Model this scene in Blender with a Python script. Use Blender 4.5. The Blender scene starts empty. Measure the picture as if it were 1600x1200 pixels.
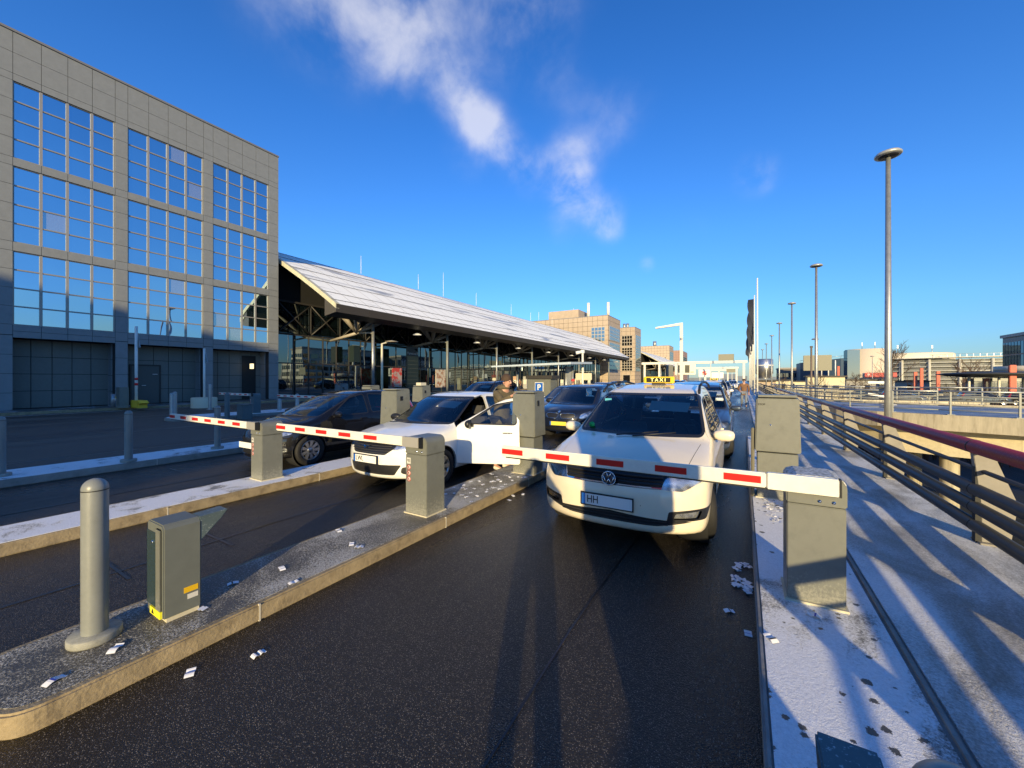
import bpy, bmesh, math, random
import numpy as np
from mathutils import Vector, Matrix
from mathutils.bvhtree import BVHTree
R = math.radians
scn = bpy.context.scene
COL = scn.collection
random.seed(7); rng = np.random.default_rng(7)

# ------------------------------------------------------------ camera
F_PX = 608.0
YAW = math.atan(361.0 / F_PX)
cam = bpy.data.cameras.new('camera'); camo = bpy.data.objects.new('camera', cam); COL.objects.link(camo)
cam.sensor_fit = 'HORIZONTAL'; cam.sensor_width = 36.0; cam.lens = 36.0 * F_PX / 1600.0
cam.clip_start = 0.05; cam.clip_end = 4000
camo.location = (0, 0, 1.75); camo.rotation_euler = (R(90), 0, YAW)
cam.shift_y = -8.0 / 1600.0 * 1.0
scn.camera = camo

# ------------------------------------------------------------ light
SUN_EL = R(11.3); SUN_AZ = R(26)      # azimuth: shadows run 26 deg left of +Y
sdir = Vector((math.sin(SUN_AZ) * math.cos(SUN_EL), -math.cos(SUN_AZ) * math.cos(SUN_EL), math.sin(SUN_EL)))
sl = bpy.data.lights.new('sun', 'SUN'); sl.energy = 4.5; sl.angle = R(0.53); sl.color = (1.0, 0.79, 0.42)
so = bpy.data.objects.new('sun', sl); COL.objects.link(so)
so.rotation_euler = sdir.to_track_quat('Z', 'Y').to_euler()
scn.view_settings.view_transform = 'Standard'; scn.view_settings.look = 'None'
scn.view_settings.exposure = 0.62; scn.view_settings.gamma = 1.0

# ------------------------------------------------------------ world
w = bpy.data.worlds.new("World"); scn.world = w; w.use_nodes = True
nt = w.node_tree; nt.nodes.clear()
def N(nt, t, **k):
    n = nt.nodes.new(t)
    for a, b in k.items(): setattr(n, a, b)
    return n
def LK(nt, a, b): nt.links.new(a, b)
out = N(nt, 'ShaderNodeOutputWorld'); bg = N(nt, 'ShaderNodeBackground'); bg.inputs[1].default_value = 0.125
LK(nt, bg.outputs[0], out.inputs[0])
sky = N(nt, 'ShaderNodeTexSky', sky_type='NISHITA'); sky.sun_disc = False
sky.sun_elevation = SUN_EL; sky.sun_rotation = math.atan2(sdir.x, sdir.y)
sky.altitude = 0; sky.air_density = 1.0; sky.dust_density = 0.25; sky.ozone_density = 4.0
hsv = N(nt, 'ShaderNodeHueSaturation'); hsv.inputs['Saturation'].default_value = 1.0; hsv.inputs['Value'].default_value = 1.0
LK(nt, sky.outputs[0], hsv.inputs['Color'])
tc = N(nt, 'ShaderNodeTexCoord')
def px_dir(u, v):
    k = (u - 800) / F_PX; s, c = math.sin(YAW), math.cos(YAW)
    return Vector((-s + k * c, c + k * s, (592 - v) / F_PX)).normalized()
# elevation tint: deepen the zenith blue, keep a pale cyan horizon
sep = N(nt, 'ShaderNodeSeparateXYZ'); LK(nt, tc.outputs['Generated'], sep.inputs[0])
ramp = N(nt, 'ShaderNodeValToRGB'); LK(nt, sep.outputs[2], ramp.inputs[0])
cr = ramp.color_ramp
cr.elements[0].position = 0.0; cr.elements[0].color = (0.62, 0.74, 0.92, 1)
cr.elements[1].position = 0.75; cr.elements[1].color = (0.30, 0.78, 1.3, 1)
for p, c in ((0.05, (0.58, 0.76, 0.98, 1)), (0.15, (0.62, 0.92, 1.25, 1)), (0.32, (0.55, 0.98, 1.42, 1)), (0.52, (0.42, 0.90, 1.42, 1))):
    e = cr.elements.new(p); e.color = c
mul = N(nt, 'ShaderNodeMix', data_type='RGBA', blend_type='MULTIPLY'); mul.inputs[0].default_value = 1.0
LK(nt, hsv.outputs[0], mul.inputs[6]); LK(nt, ramp.outputs[0], mul.inputs[7])
# clouds: soft blobs in the sky, broken by noise
BL = [(430, -20, .12, .45), (520, 0, .13, .6), (590, 40, .12, .7), (635, 85, .08, .8), (720, 10, .12, .5), (840, 15, .10, .7), (560, -60, .2, .6), (760, -60, .2, .6),
      (712, 150, .06, 1.5), (745, 185, .055, 1.7), (775, 215, .055, 1.7), (805, 250, .05, 1.5), (735, 235, .07, .6),
      (885, 262, .07, 1.9), (895, 300, .055, 1.7), (830, 275, .055, .8), (940, 335, .055, 1.9), (955, 362, .035, 1.3), (880, 345, .06, .7), (975, 165, .07, .6), (890, 140, .06, .45), (925, 200, .07, .4),
      (1010, 414, .022, 1.3), (1180, 272, .045, 1.8), (1085, 358, .04, .25), (940, 230, .07, .3), (830, 110, .1, .25)]
acc = None
for (u, v, r, wt) in BL:
    d = px_dir(u, v)
    sub = N(nt, 'ShaderNodeVectorMath', operation='DISTANCE'); LK(nt, tc.outputs['Generated'], sub.inputs[0]); sub.inputs[1].default_value = d
    mr = N(nt, 'ShaderNodeMapRange', interpolation_type='SMOOTHERSTEP'); LK(nt, sub.outputs['Value'], mr.inputs[0])
    mr.inputs[1].default_value = r * 1.55; mr.inputs[2].default_value = 0.0; mr.inputs[3].default_value = 0.0; mr.inputs[4].default_value = wt
    if acc is None: acc = mr.outputs[0]
    else:
        a = N(nt, 'ShaderNodeMath', operation='ADD'); LK(nt, acc, a.inputs[0]); LK(nt, mr.outputs[0], a.inputs[1]); acc = a.outputs[0]
nz = N(nt, 'ShaderNodeTexNoise'); LK(nt, tc.outputs['Generated'], nz.inputs['Vector'])
nz.inputs['Scale'].default_value = 8.5; nz.inputs['Detail'].default_value = 10; nz.inputs['Roughness'].default_value = 0.56; nz.inputs['Distortion'].default_value = 0.2
n2 = N(nt, 'ShaderNodeMapRange'); LK(nt, nz.outputs[0], n2.inputs[0]); n2.inputs[1].default_value = .30; n2.inputs[2].default_value = .78; n2.inputs[3].default_value = 0.0; n2.inputs[4].default_value = 1.25
m3 = N(nt, 'ShaderNodeMath', operation='MULTIPLY'); LK(nt, acc, m3.inputs[0]); LK(nt, n2.outputs[0], m3.inputs[1])
m4 = N(nt, 'ShaderNodeMapRange', interpolation_type='SMOOTHSTEP'); LK(nt, m3.outputs[0], m4.inputs[0]); m4.inputs[1].default_value = .0; m4.inputs[2].default_value = 2.5; m4.inputs[4].default_value = 0.62
cm = N(nt, 'ShaderNodeMix', data_type='RGBA'); LK(nt, m4.outputs[0], cm.inputs[0]); LK(nt, mul.outputs[2], cm.inputs[6]); cm.inputs[7].default_value = (5.0, 4.95, 5.2, 1)
LK(nt, cm.outputs[2], bg.inputs[0])

# ------------------------------------------------------------ materials
MATS = {}
def mat(name, col, rough=.6, metal=0., spec=.5, noise=0., nscale=8., bump=0., bscale=30., coat=0., emit=None, col2=None, cscale=None, thr=(.45, .6), detail=4, alpha=None, stretch=None):
    if name in MATS: return MATS[name]
    m = bpy.data.materials.new(name); m.use_nodes = True; t = m.node_tree
    b = t.nodes['Principled BSDF']
    b.inputs['Base Color'].default_value = (*col, 1); b.inputs['Roughness'].default_value = rough; b.inputs['Metallic'].default_value = metal
    b.inputs['Specular IOR Level'].default_value = spec; b.inputs['Coat Weight'].default_value = coat; b.inputs['Coat Roughness'].default_value = .04
    co = N(t, 'ShaderNodeTexCoord'); src = co.outputs['Object']
    if stretch:
        mp = N(t, 'ShaderNodeMapping'); mp.inputs['Scale'].default_value = stretch; LK(t, src, mp.inputs[0]); src = mp.outputs[0]
    base = None
    if col2 is not None:
        n = N(t, 'ShaderNodeTexNoise'); LK(t, src, n.inputs['Vector']); n.inputs['Scale'].default_value = cscale or nscale; n.inputs['Detail'].default_value = detail; n.inputs['Roughness'].default_value = .65
        r = N(t, 'ShaderNodeMapRange'); LK(t, n.outputs[0], r.inputs[0]); r.inputs[1].default_value = thr[0]; r.inputs[2].default_value = thr[1]
        mx = N(t, 'ShaderNodeMix', data_type='RGBA'); LK(t, r.outputs[0], mx.inputs[0]); mx.inputs[6].default_value = (*col, 1); mx.inputs[7].default_value = (*col2, 1)
        base = mx.outputs[2]
    if noise > 0:
        n = N(t, 'ShaderNodeTexNoise'); LK(t, src, n.inputs['Vector']); n.inputs['Scale'].default_value = nscale; n.inputs['Detail'].default_value = 6; n.inputs['Roughness'].default_value = .7
        r = N(t, 'ShaderNodeMapRange'); LK(t, n.outputs[0], r.inputs[0]); r.inputs[1].default_value = .25; r.inputs[2].default_value = .75; r.inputs[3].default_value = 1 - noise; r.inputs[4].default_value = 1 + noise
        mx = N(t, 'ShaderNodeMix', data_type='RGBA', blend_type='MULTIPLY'); mx.inputs[0].default_value = 1
        if base: LK(t, base, mx.inputs[6])
        else: mx.inputs[6].default_value = (*col, 1)
        LK(t, r.outputs[0], mx.inputs[7]); base = mx.outputs[2]
    if base: LK(t, base, b.inputs['Base Color'])
    if bump > 0:
        n = N(t, 'ShaderNodeTexNoise'); LK(t, src, n.inputs['Vector']); n.inputs['Scale'].default_value = bscale; n.inputs['Detail'].default_value = 5
        bp = N(t, 'ShaderNodeBump'); bp.inputs['Strength'].default_value = bump; bp.inputs['Distance'].default_value = .01; LK(t, n.outputs[0], bp.inputs['Height']); LK(t, bp.outputs[0], b.inputs['Normal'])
    if emit: b.inputs['Emission Color'].default_value = (*emit[0], 1); b.inputs['Emission Strength'].default_value = emit[1]
    MATS[name] = m; return m
def glassmat(name, tint, refl=.12, rough=.0, dens=.6):
    """thin glass: tinted see-through plus fresnel mirror"""
    m = bpy.data.materials.new(name); m.use_nodes = True; t = m.node_tree; t.nodes.clear()
    o = N(t, 'ShaderNodeOutputMaterial'); tr = N(t, 'ShaderNodeBsdfTransparent'); tr.inputs[0].default_value = (*tint, 1)
    gl = N(t, 'ShaderNodeBsdfGlossy'); gl.inputs['Roughness'].default_value = rough; gl.inputs[0].default_value = (1, 1, 1, 1)
    lw = N(t, 'ShaderNodeFresnel'); lw.inputs[0].default_value = 1.5
    ad = N(t, 'ShaderNodeMath', operation='MULTIPLY_ADD'); LK(t, lw.outputs[0], ad.inputs[0]); ad.inputs[1].default_value = 1.15; ad.inputs[2].default_value = refl; ad.use_clamp = True
    mx = N(t, 'ShaderNodeMixShader'); LK(t, ad.outputs[0], mx.inputs[0]); LK(t, tr.outputs[0], mx.inputs[1]); LK(t, gl.outputs[0], mx.inputs[2]); LK(t, mx.outputs[0], o.inputs[0])
    MATS[name] = m; return m
def mirrormat(name, col, base=(.01, .015, .02), mixf=.6, wob=.0, wscale=.6):
    """coated window glass: coloured mirror over dark"""
    m = bpy.data.materials.new(name); m.use_nodes = True; t = m.node_tree; t.nodes.clear()
    o = N(t, 'ShaderNodeOutputMaterial'); df = N(t, 'ShaderNodeBsdfDiffuse'); df.inputs[0].default_value = (*base, 1)
    gl = N(t, 'ShaderNodeBsdfGlossy'); gl.inputs['Roughness'].default_value = .012; gl.inputs[0].default_value = (*col, 1)
    mx = N(t, 'ShaderNodeMixShader'); mx.inputs[0].default_value = mixf; LK(t, df.outputs[0], mx.inputs[1]); LK(t, gl.outputs[0], mx.inputs[2]); LK(t, mx.outputs[0], o.inputs[0])
    if wob > 0:
        co = N(t, 'ShaderNodeTexCoord'); n = N(t, 'ShaderNodeTexNoise'); n.inputs['Scale'].default_value = wscale; n.inputs['Detail'].default_value = 1; LK(t, co.outputs['Object'], n.inputs['Vector'])
        bp = N(t, 'ShaderNodeBump'); bp.inputs['Strength'].default_value = wob; bp.inputs['Distance'].default_value = .02; LK(t, n.outputs[0], bp.inputs['Height']); LK(t, bp.outputs[0], gl.inputs['Normal'])
    MATS[name] = m; return m

# ------------------------------------------------------------ mesh helpers
class MB:
    def __init__(s): s.v = []; s.f = []; s.sm = []
    def add(s, vs, fs, smooth=False):
        n = len(s.v); s.v += [tuple(v) for v in vs]; s.f += [tuple(i + n for i in f) for f in fs]; s.sm += [smooth] * len(fs); return s
    def box(s, x0, x1, y0, y1, z0, z1):
        return s.add([(x0,y0,z0),(x1,y0,z0),(x1,y1,z0),(x0,y1,z0),(x0,y0,z1),(x1,y0,z1),(x1,y1,z1),(x0,y1,z1)],
                     [(0,3,2,1),(4,5,6,7),(0,1,5,4),(1,2,6,5),(2,3,7,6),(3,0,4,7)])
    def hexa(s, b, t):
        return s.add(list(b) + list(t), [(0,3,2,1),(4,5,6,7),(0,1,5,4),(1,2,6,5),(2,3,7,6),(3,0,4,7)])
    def tube(s, p, q, r, r2=None, n=12, caps=True):
        p = Vector(p); q = Vector(q); r2 = r if r2 is None else r2
        z = (q - p).normalized(); a = z.orthogonal().normalized(); b = z.cross(a)
        vs = []
        for c, rr in ((p, r), (q, r2)):
            for i in range(n):
                t = 2 * math.pi * i / n; vs.append(c + (a * math.cos(t) + b * math.sin(t)) * rr)
        s.add(vs, [(i, (i + 1) % n, n + (i + 1) % n, n + i) for i in range(n)], True)
        if caps: s.add(vs[:n], [tuple(range(n))[::-1]]); s.add(vs[n:], [tuple(range(n))])
        return s
    def lathe(s, prof, n=24, c=(0, 0, 0), axis='z', smooth=True):
        vs = []; m = len(prof)
        for i in range(n):
            t = 2 * math.pi * i / n
            for r, h in prof:
                x, y, z = r * math.cos(t), r * math.sin(t), h
                if axis == 'x': x, y, z = z, x, y
                elif axis == 'y': x, y, z = x, z, y
                vs.append((c[0] + x, c[1] + y, c[2] + z))
        fs = []
        for i in range(n):
            for j in range(m - 1):
                a = i * m + j; b = ((i + 1) % n) * m + j
                fs.append((a, b, b + 1, a + 1))
        return s.add(vs, fs, smooth)
    def prism(s, poly, a0, a1, axis='y', smooth=False):
        """poly in the plane across axis: x->(y,z) y->(x,z) z->(x,y)"""
        def P(p, a):
            return {'x': (a, p[0], p[1]), 'y': (p[0], a, p[1]), 'z': (p[0], p[1], a)}[axis]
        n = len(poly); vs = [P(p, a0) for p in poly] + [P(p, a1) for p in poly]
        s.add(vs, [(i, (i + 1) % n, n + (i + 1) % n, n + i) for i in range(n)], smooth)
        s.add(vs, [tuple(range(n))[::-1], tuple(range(n, 2 * n))]); return s
    def path(s, pts, r, n=10):
        for a, b in zip(pts[:-1], pts[1:]): s.tube(a, b, r, n=n)
        return s
    def build(s, name, m, parent=None, bevel=0, fix=True, loc=None):
        me = bpy.data.meshes.new(name); me.from_pydata(s.v, [], s.f)
        me.polygons.foreach_set('use_smooth', s.sm)
        if fix:
            bm = bmesh.new(); bm.from_mesh(me); bmesh.ops.remove_doubles(bm, verts=bm.verts, dist=1e-5); bmesh.ops.recalc_face_normals(bm, faces=bm.faces)
            if bevel:
                es = [e for e in bm.edges if len(e.link_faces) == 2 and e.calc_face_angle(0) > R(40)]
                bmesh.ops.bevel(bm, geom=es, offset=bevel, segments=2, affect='EDGES', clamp_overlap=True)
            bm.to_mesh(me); bm.free()
        me.materials.append(m)
        o = bpy.data.objects.new(name, me); COL.objects.link(o)
        if parent: o.parent = parent
        if loc: o.location = loc
        return o
def tag(o, label=None, cat=None, group=None, kind=None):
    if label: o['label'] = label
    if cat: o['category'] = cat
    if group: o['group'] = group
    if kind: o['kind'] = kind
    return o
def empty(name, loc, rz=0, label=None, cat=None, group=None):
    o = bpy.data.objects.new(name, None); o.empty_display_size = .1; COL.objects.link(o); o.location = loc; o.rotation_euler = (0, 0, rz)
    return tag(o, label, cat, group)
def kids(o): return [c for c in bpy.data.objects if c.parent == o]
def dup(o, loc=None, rz=None, parent=None, **k):
    c = o.copy(); COL.objects.link(c)
    if parent is not None: c.parent = parent
    for ch in KIDS(o): dup(ch, parent=c)
    if loc is not None: c.location = loc
    if rz is not None: c.rotation_euler = (0, 0, rz)
    if parent is None:
        for q in ('label', 'group'):
            if q in c: del c[q]
        tag(c, **k)
    return c
def KIDS(o): return list(o.children)
def rpoly(pts, r=.03, n=4):
    """round the corners of a convex polygon"""
    out = []; m = len(pts)
    for i in range(m):
        p = Vector(pts[i]).to_2d(); a = Vector(pts[i - 1]).to_2d(); b = Vector(pts[(i + 1) % m]).to_2d()
        da = (a - p); db = (b - p); rr = min(r, da.length * .45, db.length * .45)
        s_ = p + da.normalized() * rr; e_ = p + db.normalized() * rr
        for k in range(n + 1):
            t = k / n; q = s_ * (1 - t) ** 2 + p * 2 * t * (1 - t) + e_ * t ** 2; out.append((q.x, q.y))
    return out
def text(name, s, size, m, parent=None, loc=(0, 0, 0), rot=(R(90), 0, 0), ext=.002, ax='CENTER', sx=1., bold=0.):
    c = bpy.data.curves.new('t', 'FONT'); c.body = s; c.size = size; c.extrude = ext; c.align_x = ax; c.align_y = 'CENTER'; c.offset = bold
    o = bpy.data.objects.new('t', c); COL.objects.link(o); bpy.context.view_layer.update()
    me = bpy.data.meshes.new_from_object(o.evaluated_get(bpy.context.evaluated_depsgraph_get()))
    bpy.data.objects.remove(o); bpy.data.curves.remove(c)
    me.materials.clear(); me.materials.append(m)
    ob = bpy.data.objects.new(name, me); COL.objects.link(ob); ob.location = loc; ob.rotation_euler = rot; ob.scale = (sx, 1, 1)
    if parent: ob.parent = parent
    return ob
# ------------------------------------------------------------ cars
def smooth_interp(xs, ys, sig):
    xs = np.array(xs, float); ys = np.array(ys, float)
    g = np.linspace(xs[0] - 1, xs[-1] + 1, 1200); y = np.interp(g, xs, ys)
    # keep linear extrapolation at ends
    y = np.where(g < xs[0], ys[0] + (g - xs[0]) * (ys[1] - ys[0]) / (xs[1] - xs[0]), y)
    y = np.where(g > xs[-1], ys[-1] + (g - xs[-1]) * (ys[-1] - ys[-2]) / (xs[-1] - xs[-2]), y)
    dx = g[1] - g[0]; k = int(4 * sig / dx) + 1; kk = np.exp(-.5 * (np.arange(-k, k + 1) * dx / sig) ** 2); kk /= kk.sum()
    yp = np.pad(y, k, mode='reflect', reflect_type='odd'); ysm = np.convolve(yp, kk, 'valid')
    return lambda q: np.interp(q, g, ysm)
def car_surface(P, nx=34, ny=120, nz=40):
    L, W = P['L'], P['W']; zt = smooth_interp(*zip(*P['top']), P.get('ts', .07)); dzt = lambda y: (zt(y + .02) - zt(y - .02)) / .04
    fr = smooth_interp(*zip(*P['front']), .025); re = smooth_interp(*zip(*P['rear']), .04)
    plan = smooth_interp(*zip(*P['plan']), .12); side = smooth_interp(*zip(*P['side']), .03)
    cr = smooth_interp([0, .6, 1.2, 2., L - .5, L], P.get('crown', [.10, .07, .04, .05, .05, .05]), .2)
    shf = smooth_interp([0, .5, 1.1, 1.8, 2.4, L], P.get('shift', [.1, .06, .16, .14, .02, 0]), .15)
    K = P.get('K', 34.)
    def Fn(p):
        x, y, z = np.abs(p[:, 0]), p[:, 1], p[:, 2]; a2 = (x / W) ** 2
        yy = y - shf(y) * a2
        sl = dzt(yy); g1 = (z - zt(yy) + cr(y) * a2) / np.sqrt(1 + sl ** 2)
        g2 = (x - W * plan(y) - side(z))
        bow = P.get('bow', .42) * np.minimum(x / W, 1.1) ** P.get('bowp', 2.6)
        g3 = (fr(z) + bow - y) * .93
        g4 = (y - (L - re(z)) + P.get('rbow', .22) * a2 ** 1.3) * .95
        g5 = (P.get('clr', .19) - z)
        g = np.stack([g1, g2, g3, g4, g5]); m = g.max(0)
        return m + np.log(np.exp(K * (g - m)).sum(0)) / K
    X = W * 1.12; Z0, Z1 = .05, P['H'] * 1.06; Y0, Y1 = -.12, L + .12
    us = np.linspace(-1, 1, nx + 1); us = np.sin(us * math.pi / 2 * .75) / math.sin(math.pi / 2 * .75)
    xs = us * X; ys = np.linspace(Y0, Y1, ny + 1); zs = np.linspace(Z0, Z1, nz + 1)
    idx = {}; pts = []; faces = []
    def vid(i, j, k):
        key = (i, j, k)
        if key not in idx: idx[key] = len(pts); pts.append((xs[i], ys[j], zs[k]))
        return idx[key]
    for i in range(nx):
        for j in range(ny):
            faces.append([vid(i, j, nz), vid(i + 1, j, nz), vid(i + 1, j + 1, nz), vid(i, j + 1, nz)])
            faces.append([vid(i, j, 0), vid(i, j + 1, 0), vid(i + 1, j + 1, 0), vid(i + 1, j, 0)])
        for k in range(nz):
            faces.append([vid(i, 0, k), vid(i + 1, 0, k), vid(i + 1, 0, k + 1), vid(i, 0, k + 1)])
            faces.append([vid(i, ny, k), vid(i, ny, k + 1), vid(i + 1, ny, k + 1), vid(i + 1, ny, k)])
    for j in range(ny):
        for k in range(nz):
            faces.append([vid(0, j, k), vid(0, j, k + 1), vid(0, j + 1, k + 1), vid(0, j + 1, k)])
            faces.append([vid(nx, j, k), vid(nx, j + 1, k), vid(nx, j + 1, k + 1), vid(nx, j, k + 1)])
    Pn = np.array(pts); S = np.zeros_like(Pn)
    m_ = P.get('spine', .8); S[:, 1] = np.clip(Pn[:, 1] * (L - 2 * m_) / L + m_, m_, L - m_); S[:, 2] = P.get('z0', .62)
    D = Pn - S; lo = np.zeros(len(Pn)); hi = np.full(len(Pn), 1.25)
    for _ in range(26):
        mid = (lo + hi) / 2; v = Fn(S + D * mid[:, None]); lo = np.where(v < 0, mid, lo); hi = np.where(v < 0, hi, mid)
    return S + D * lo[:, None], faces
def car_mesh(P):
    """returns dict part -> (verts, faces, normals, poly material) after all panels are cut out"""
    pts, faces = car_surface(P, *P.get('res', (34, 120, 40)))
    bm = bmesh.new(); vs = [bm.verts.new(p) for p in pts]
    for f in faces: bm.faces.new([vs[i] for i in f])
    bm.normal_update(); bmesh.ops.recalc_face_normals(bm, faces=bm.faces)
    tree = BVHTree.FromBMesh(bm); bm.faces.ensure_lookup_table(); bm.verts.ensure_lookup_table(); bm.normal_update()
    vn = [v.normal.copy() for v in bm.verts]; fv = [[v.index for v in f.verts] for f in bm.faces]; vc = [v.co.copy() for v in bm.verts]
    def nrm(p):
        loc, n, i, d = tree.find_nearest(p)
        if i is None: return Vector((0, 0, 1))
        acc = Vector((0, 0, 0))
        for q in fv[i]:
            acc += vn[q] / ((vc[q] - loc).length_squared + 1e-5)
        return acc.normalized()
    lay = bm.faces.layers.int.new('part')
    names = ['body']
    def cut(name, proj, poly, flt=None, sides=(1, -1), only=None):
        if name not in names: names.append(name)
        pid = names.index(name)
        pl = [Vector(q) for q in poly]
        area = sum(pl[i - 1].x * pl[i].y - pl[i].x * pl[i - 1].y for i in range(len(pl)))
        if area < 0: pl = pl[::-1]
        mnx = min(q.x for q in pl) - .001; mxx = max(q.x for q in pl) + .001; mny = min(q.y for q in pl) - .001; mxy = max(q.y for q in pl) + .001
        sel = []
        for sg in (sides if proj == 'side' else (0,)):
            cand = []
            ia, ib = {'side': (1, 2), 'front': (0, 2), 'rear': (0, 2), 'top': (0, 1)}[proj]
            for f in bm.faces:
                c0 = f.verts[0].co
                if not (mnx - .16 < c0[ia] < mxx + .16 and mny - .16 < c0[ib] < mxy + .16): continue
                n = f.normal
                if proj == 'side':
                    if n.x * sg < .12: continue
                    A = [(v.co.y, v.co.z) for v in f.verts]
                elif proj == 'front':
                    if n.y > -.04: continue
                    A = [(v.co.x, v.co.z) for v in f.verts]
                elif proj == 'rear':
                    if n.y < .08: continue
                    A = [(v.co.x, v.co.z) for v in f.verts]
                else:
                    if n.z < .1: continue
                    A = [(v.co.x, v.co.y) for v in f.verts]
                if max(a[0] for a in A) < mnx or min(a[0] for a in A) > mxx or max(a[1] for a in A) < mny or min(a[1] for a in A) > mxy: continue
                c = f.calc_center_median()
                if flt and not flt(c): continue
                if only is not None and names[f[lay]] not in only: continue
                cand.append(f)
            cur = cand
            for i in range(len(pl)):
                if not cur: break
                p, q = pl[i - 1], pl[i]; d = q - p
                if d.length < 1e-6: continue
                nn = Vector((d.y, -d.x)).normalized()   # outward for CCW
                if proj == 'side': co = Vector((0, p.x, p.y)); no = Vector((0, nn.x, nn.y))
                elif proj in ('front', 'rear'): co = Vector((p.x, 0, p.y)); no = Vector((nn.x, 0, nn.y))
                else: co = Vector((p.x, p.y, 0)); no = Vector((nn.x, nn.y, 0))
                geom = list(set(cur) | set(e for f in cur for e in f.edges) | set(v for f in cur for v in f.verts))
                cf = set(cur)
                r = bmesh.ops.bisect_plane(bm, geom=geom, dist=1e-6, plane_co=co, plane_no=no)
                allf = [g for g in r['geom'] if isinstance(g, bmesh.types.BMFace)]
                cur = [f for f in allf if f.is_valid and (f.calc_center_median() - co).dot(no) < 1e-7]
            sel += cur
        for f in sel: f[lay] = pid
    P['cuts'](cut)
    bm.normal_update()
    res = {}
    for pid, name in enumerate(names):
        fs = [f for f in bm.faces if f[lay] == pid]
        if name == 'hole' or not fs: continue
        vm = {}; V = []; Fc = []
        for f in fs:
            idx = []
            for v in f.verts:
                if v not in vm: vm[v] = len(V); V.append(v.co.copy())
                idx.append(vm[v])
            Fc.append(idx)
        res[name] = (V, Fc, [nrm(p) for p in V])
    bm.free(); return res
def part_obj(name, dat, m, parent, off=0., xf=None, line=None, rim=0., sel=None):
    V, Fc, Nn = dat
    if sel is not None:
        keep = [f for f in Fc if sel(sum((V[i] for i in f), Vector()) / len(f))]
        used = sorted(set(i for f in keep for i in f)); mp = {o: i for i, o in enumerate(used)}
        V = [V[i] for i in used]; Nn = [Nn[i] for i in used]; Fc = [[mp[i] for i in f] for f in keep]
    if not Fc: return None
    VV = [v + n * off for v, n in zip(V, Nn)]; NN = list(Nn); FF = [list(f) for f in Fc]; mi = [0] * len(FF)
    if rim > 0:   # turned-in edge
        cnt = {}
        for f in Fc:
            for a, b in zip(f, f[1:] + f[:1]):
                if (b, a) in cnt: cnt.pop((b, a))
                else: cnt[(a, b)] = 1
        base = {}
        for (a, b) in cnt:
            q = []
            for i in (a, b):
                if i not in base: base[i] = len(VV); VV.append(V[i] + Nn[i] * (off - rim)); NN.append(Nn[i])
                q.append(base[i])
            FF.append([b, a, q[0], q[1]]); mi.append(0)
    if line is not None:   # dark inner skin
        n0 = len(VV); VV += [v + n * (off - max(rim, .018)) for v, n in zip(V, Nn)]; NN += [-n for n in Nn]
        for f in Fc: FF.append([i + n0 for i in f[::-1]]); mi.append(1)
    me = bpy.data.meshes.new(name); me.from_pydata([tuple(v) for v in VV], [], FF); me.materials.append(m)
    if line is not None: me.materials.append(line)
    me.polygons.foreach_set('material_index', mi); me.polygons.foreach_set('use_smooth', [True] * len(FF))
    me.validate()
    try: me.normals_split_custom_set_from_vertices([tuple(n) for n in NN])
    except Exception as e: pass
    o = bpy.data.objects.new(name, me); COL.objects.link(o); o.parent = parent
    return o
def strip(p, q, w=.006):
    p = Vector(p); q = Vector(q); d = (q - p).normalized(); n = Vector((-d.y, d.x)) * w / 2
    return [p + n, q + n, q - n, p - n]
def circ(cy, cz, r, n=28): return [(cy + r * math.cos(2 * math.pi * i / n), cz + r * math.sin(2 * math.pi * i / n)) for i in range(n)]

M_tyre = mat('tyre_rubber', (.012, .012, .013), .75, bump=.4, bscale=60, noise=.3)
M_rim = mat('rim_alloy', (.42, .42, .43), .3, .9, noise=.1)
M_rimd = mat('rim_dark', (.06, .06, .065), .35, .7)
M_trim = mat('black_trim', (.014, .014, .016), .45, noise=.25, nscale=30)
M_inner = mat('dark_lining', (.018, .018, .02), .85)
M_chrome = mat('chrome', (.75, .75, .76), .08, 1.)
M_lamp = mat('lamp_reflector', (.70, .70, .70), .22, .8, bump=.25, bscale=25, col2=(.25, .26, .27), cscale=9, thr=(.42, .6), detail=1)
M_plate = mat('plate_white', (.78, .78, .76), .4); M_ink = mat('ink_black', (.01, .01, .01), .5); M_eu = mat('plate_blue', (.01, .10, .45), .4)
M_platey = mat('plate_yellow', (.75, .62, .08), .4)
M_glass = glassmat('car_glass', (.84, .88, .88), .02); M_lens = glassmat('lens_glass', (.93, .95, .97), .03)
M_seat = mat('seat_fabric', (.05, .05, .055), .9, noise=.3, nscale=60)
M_visor = mat('visor_light', (.5, .5, .46), .8)
M_plast = mat('dash_plastic', (.02, .021, .024), .6)

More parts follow.
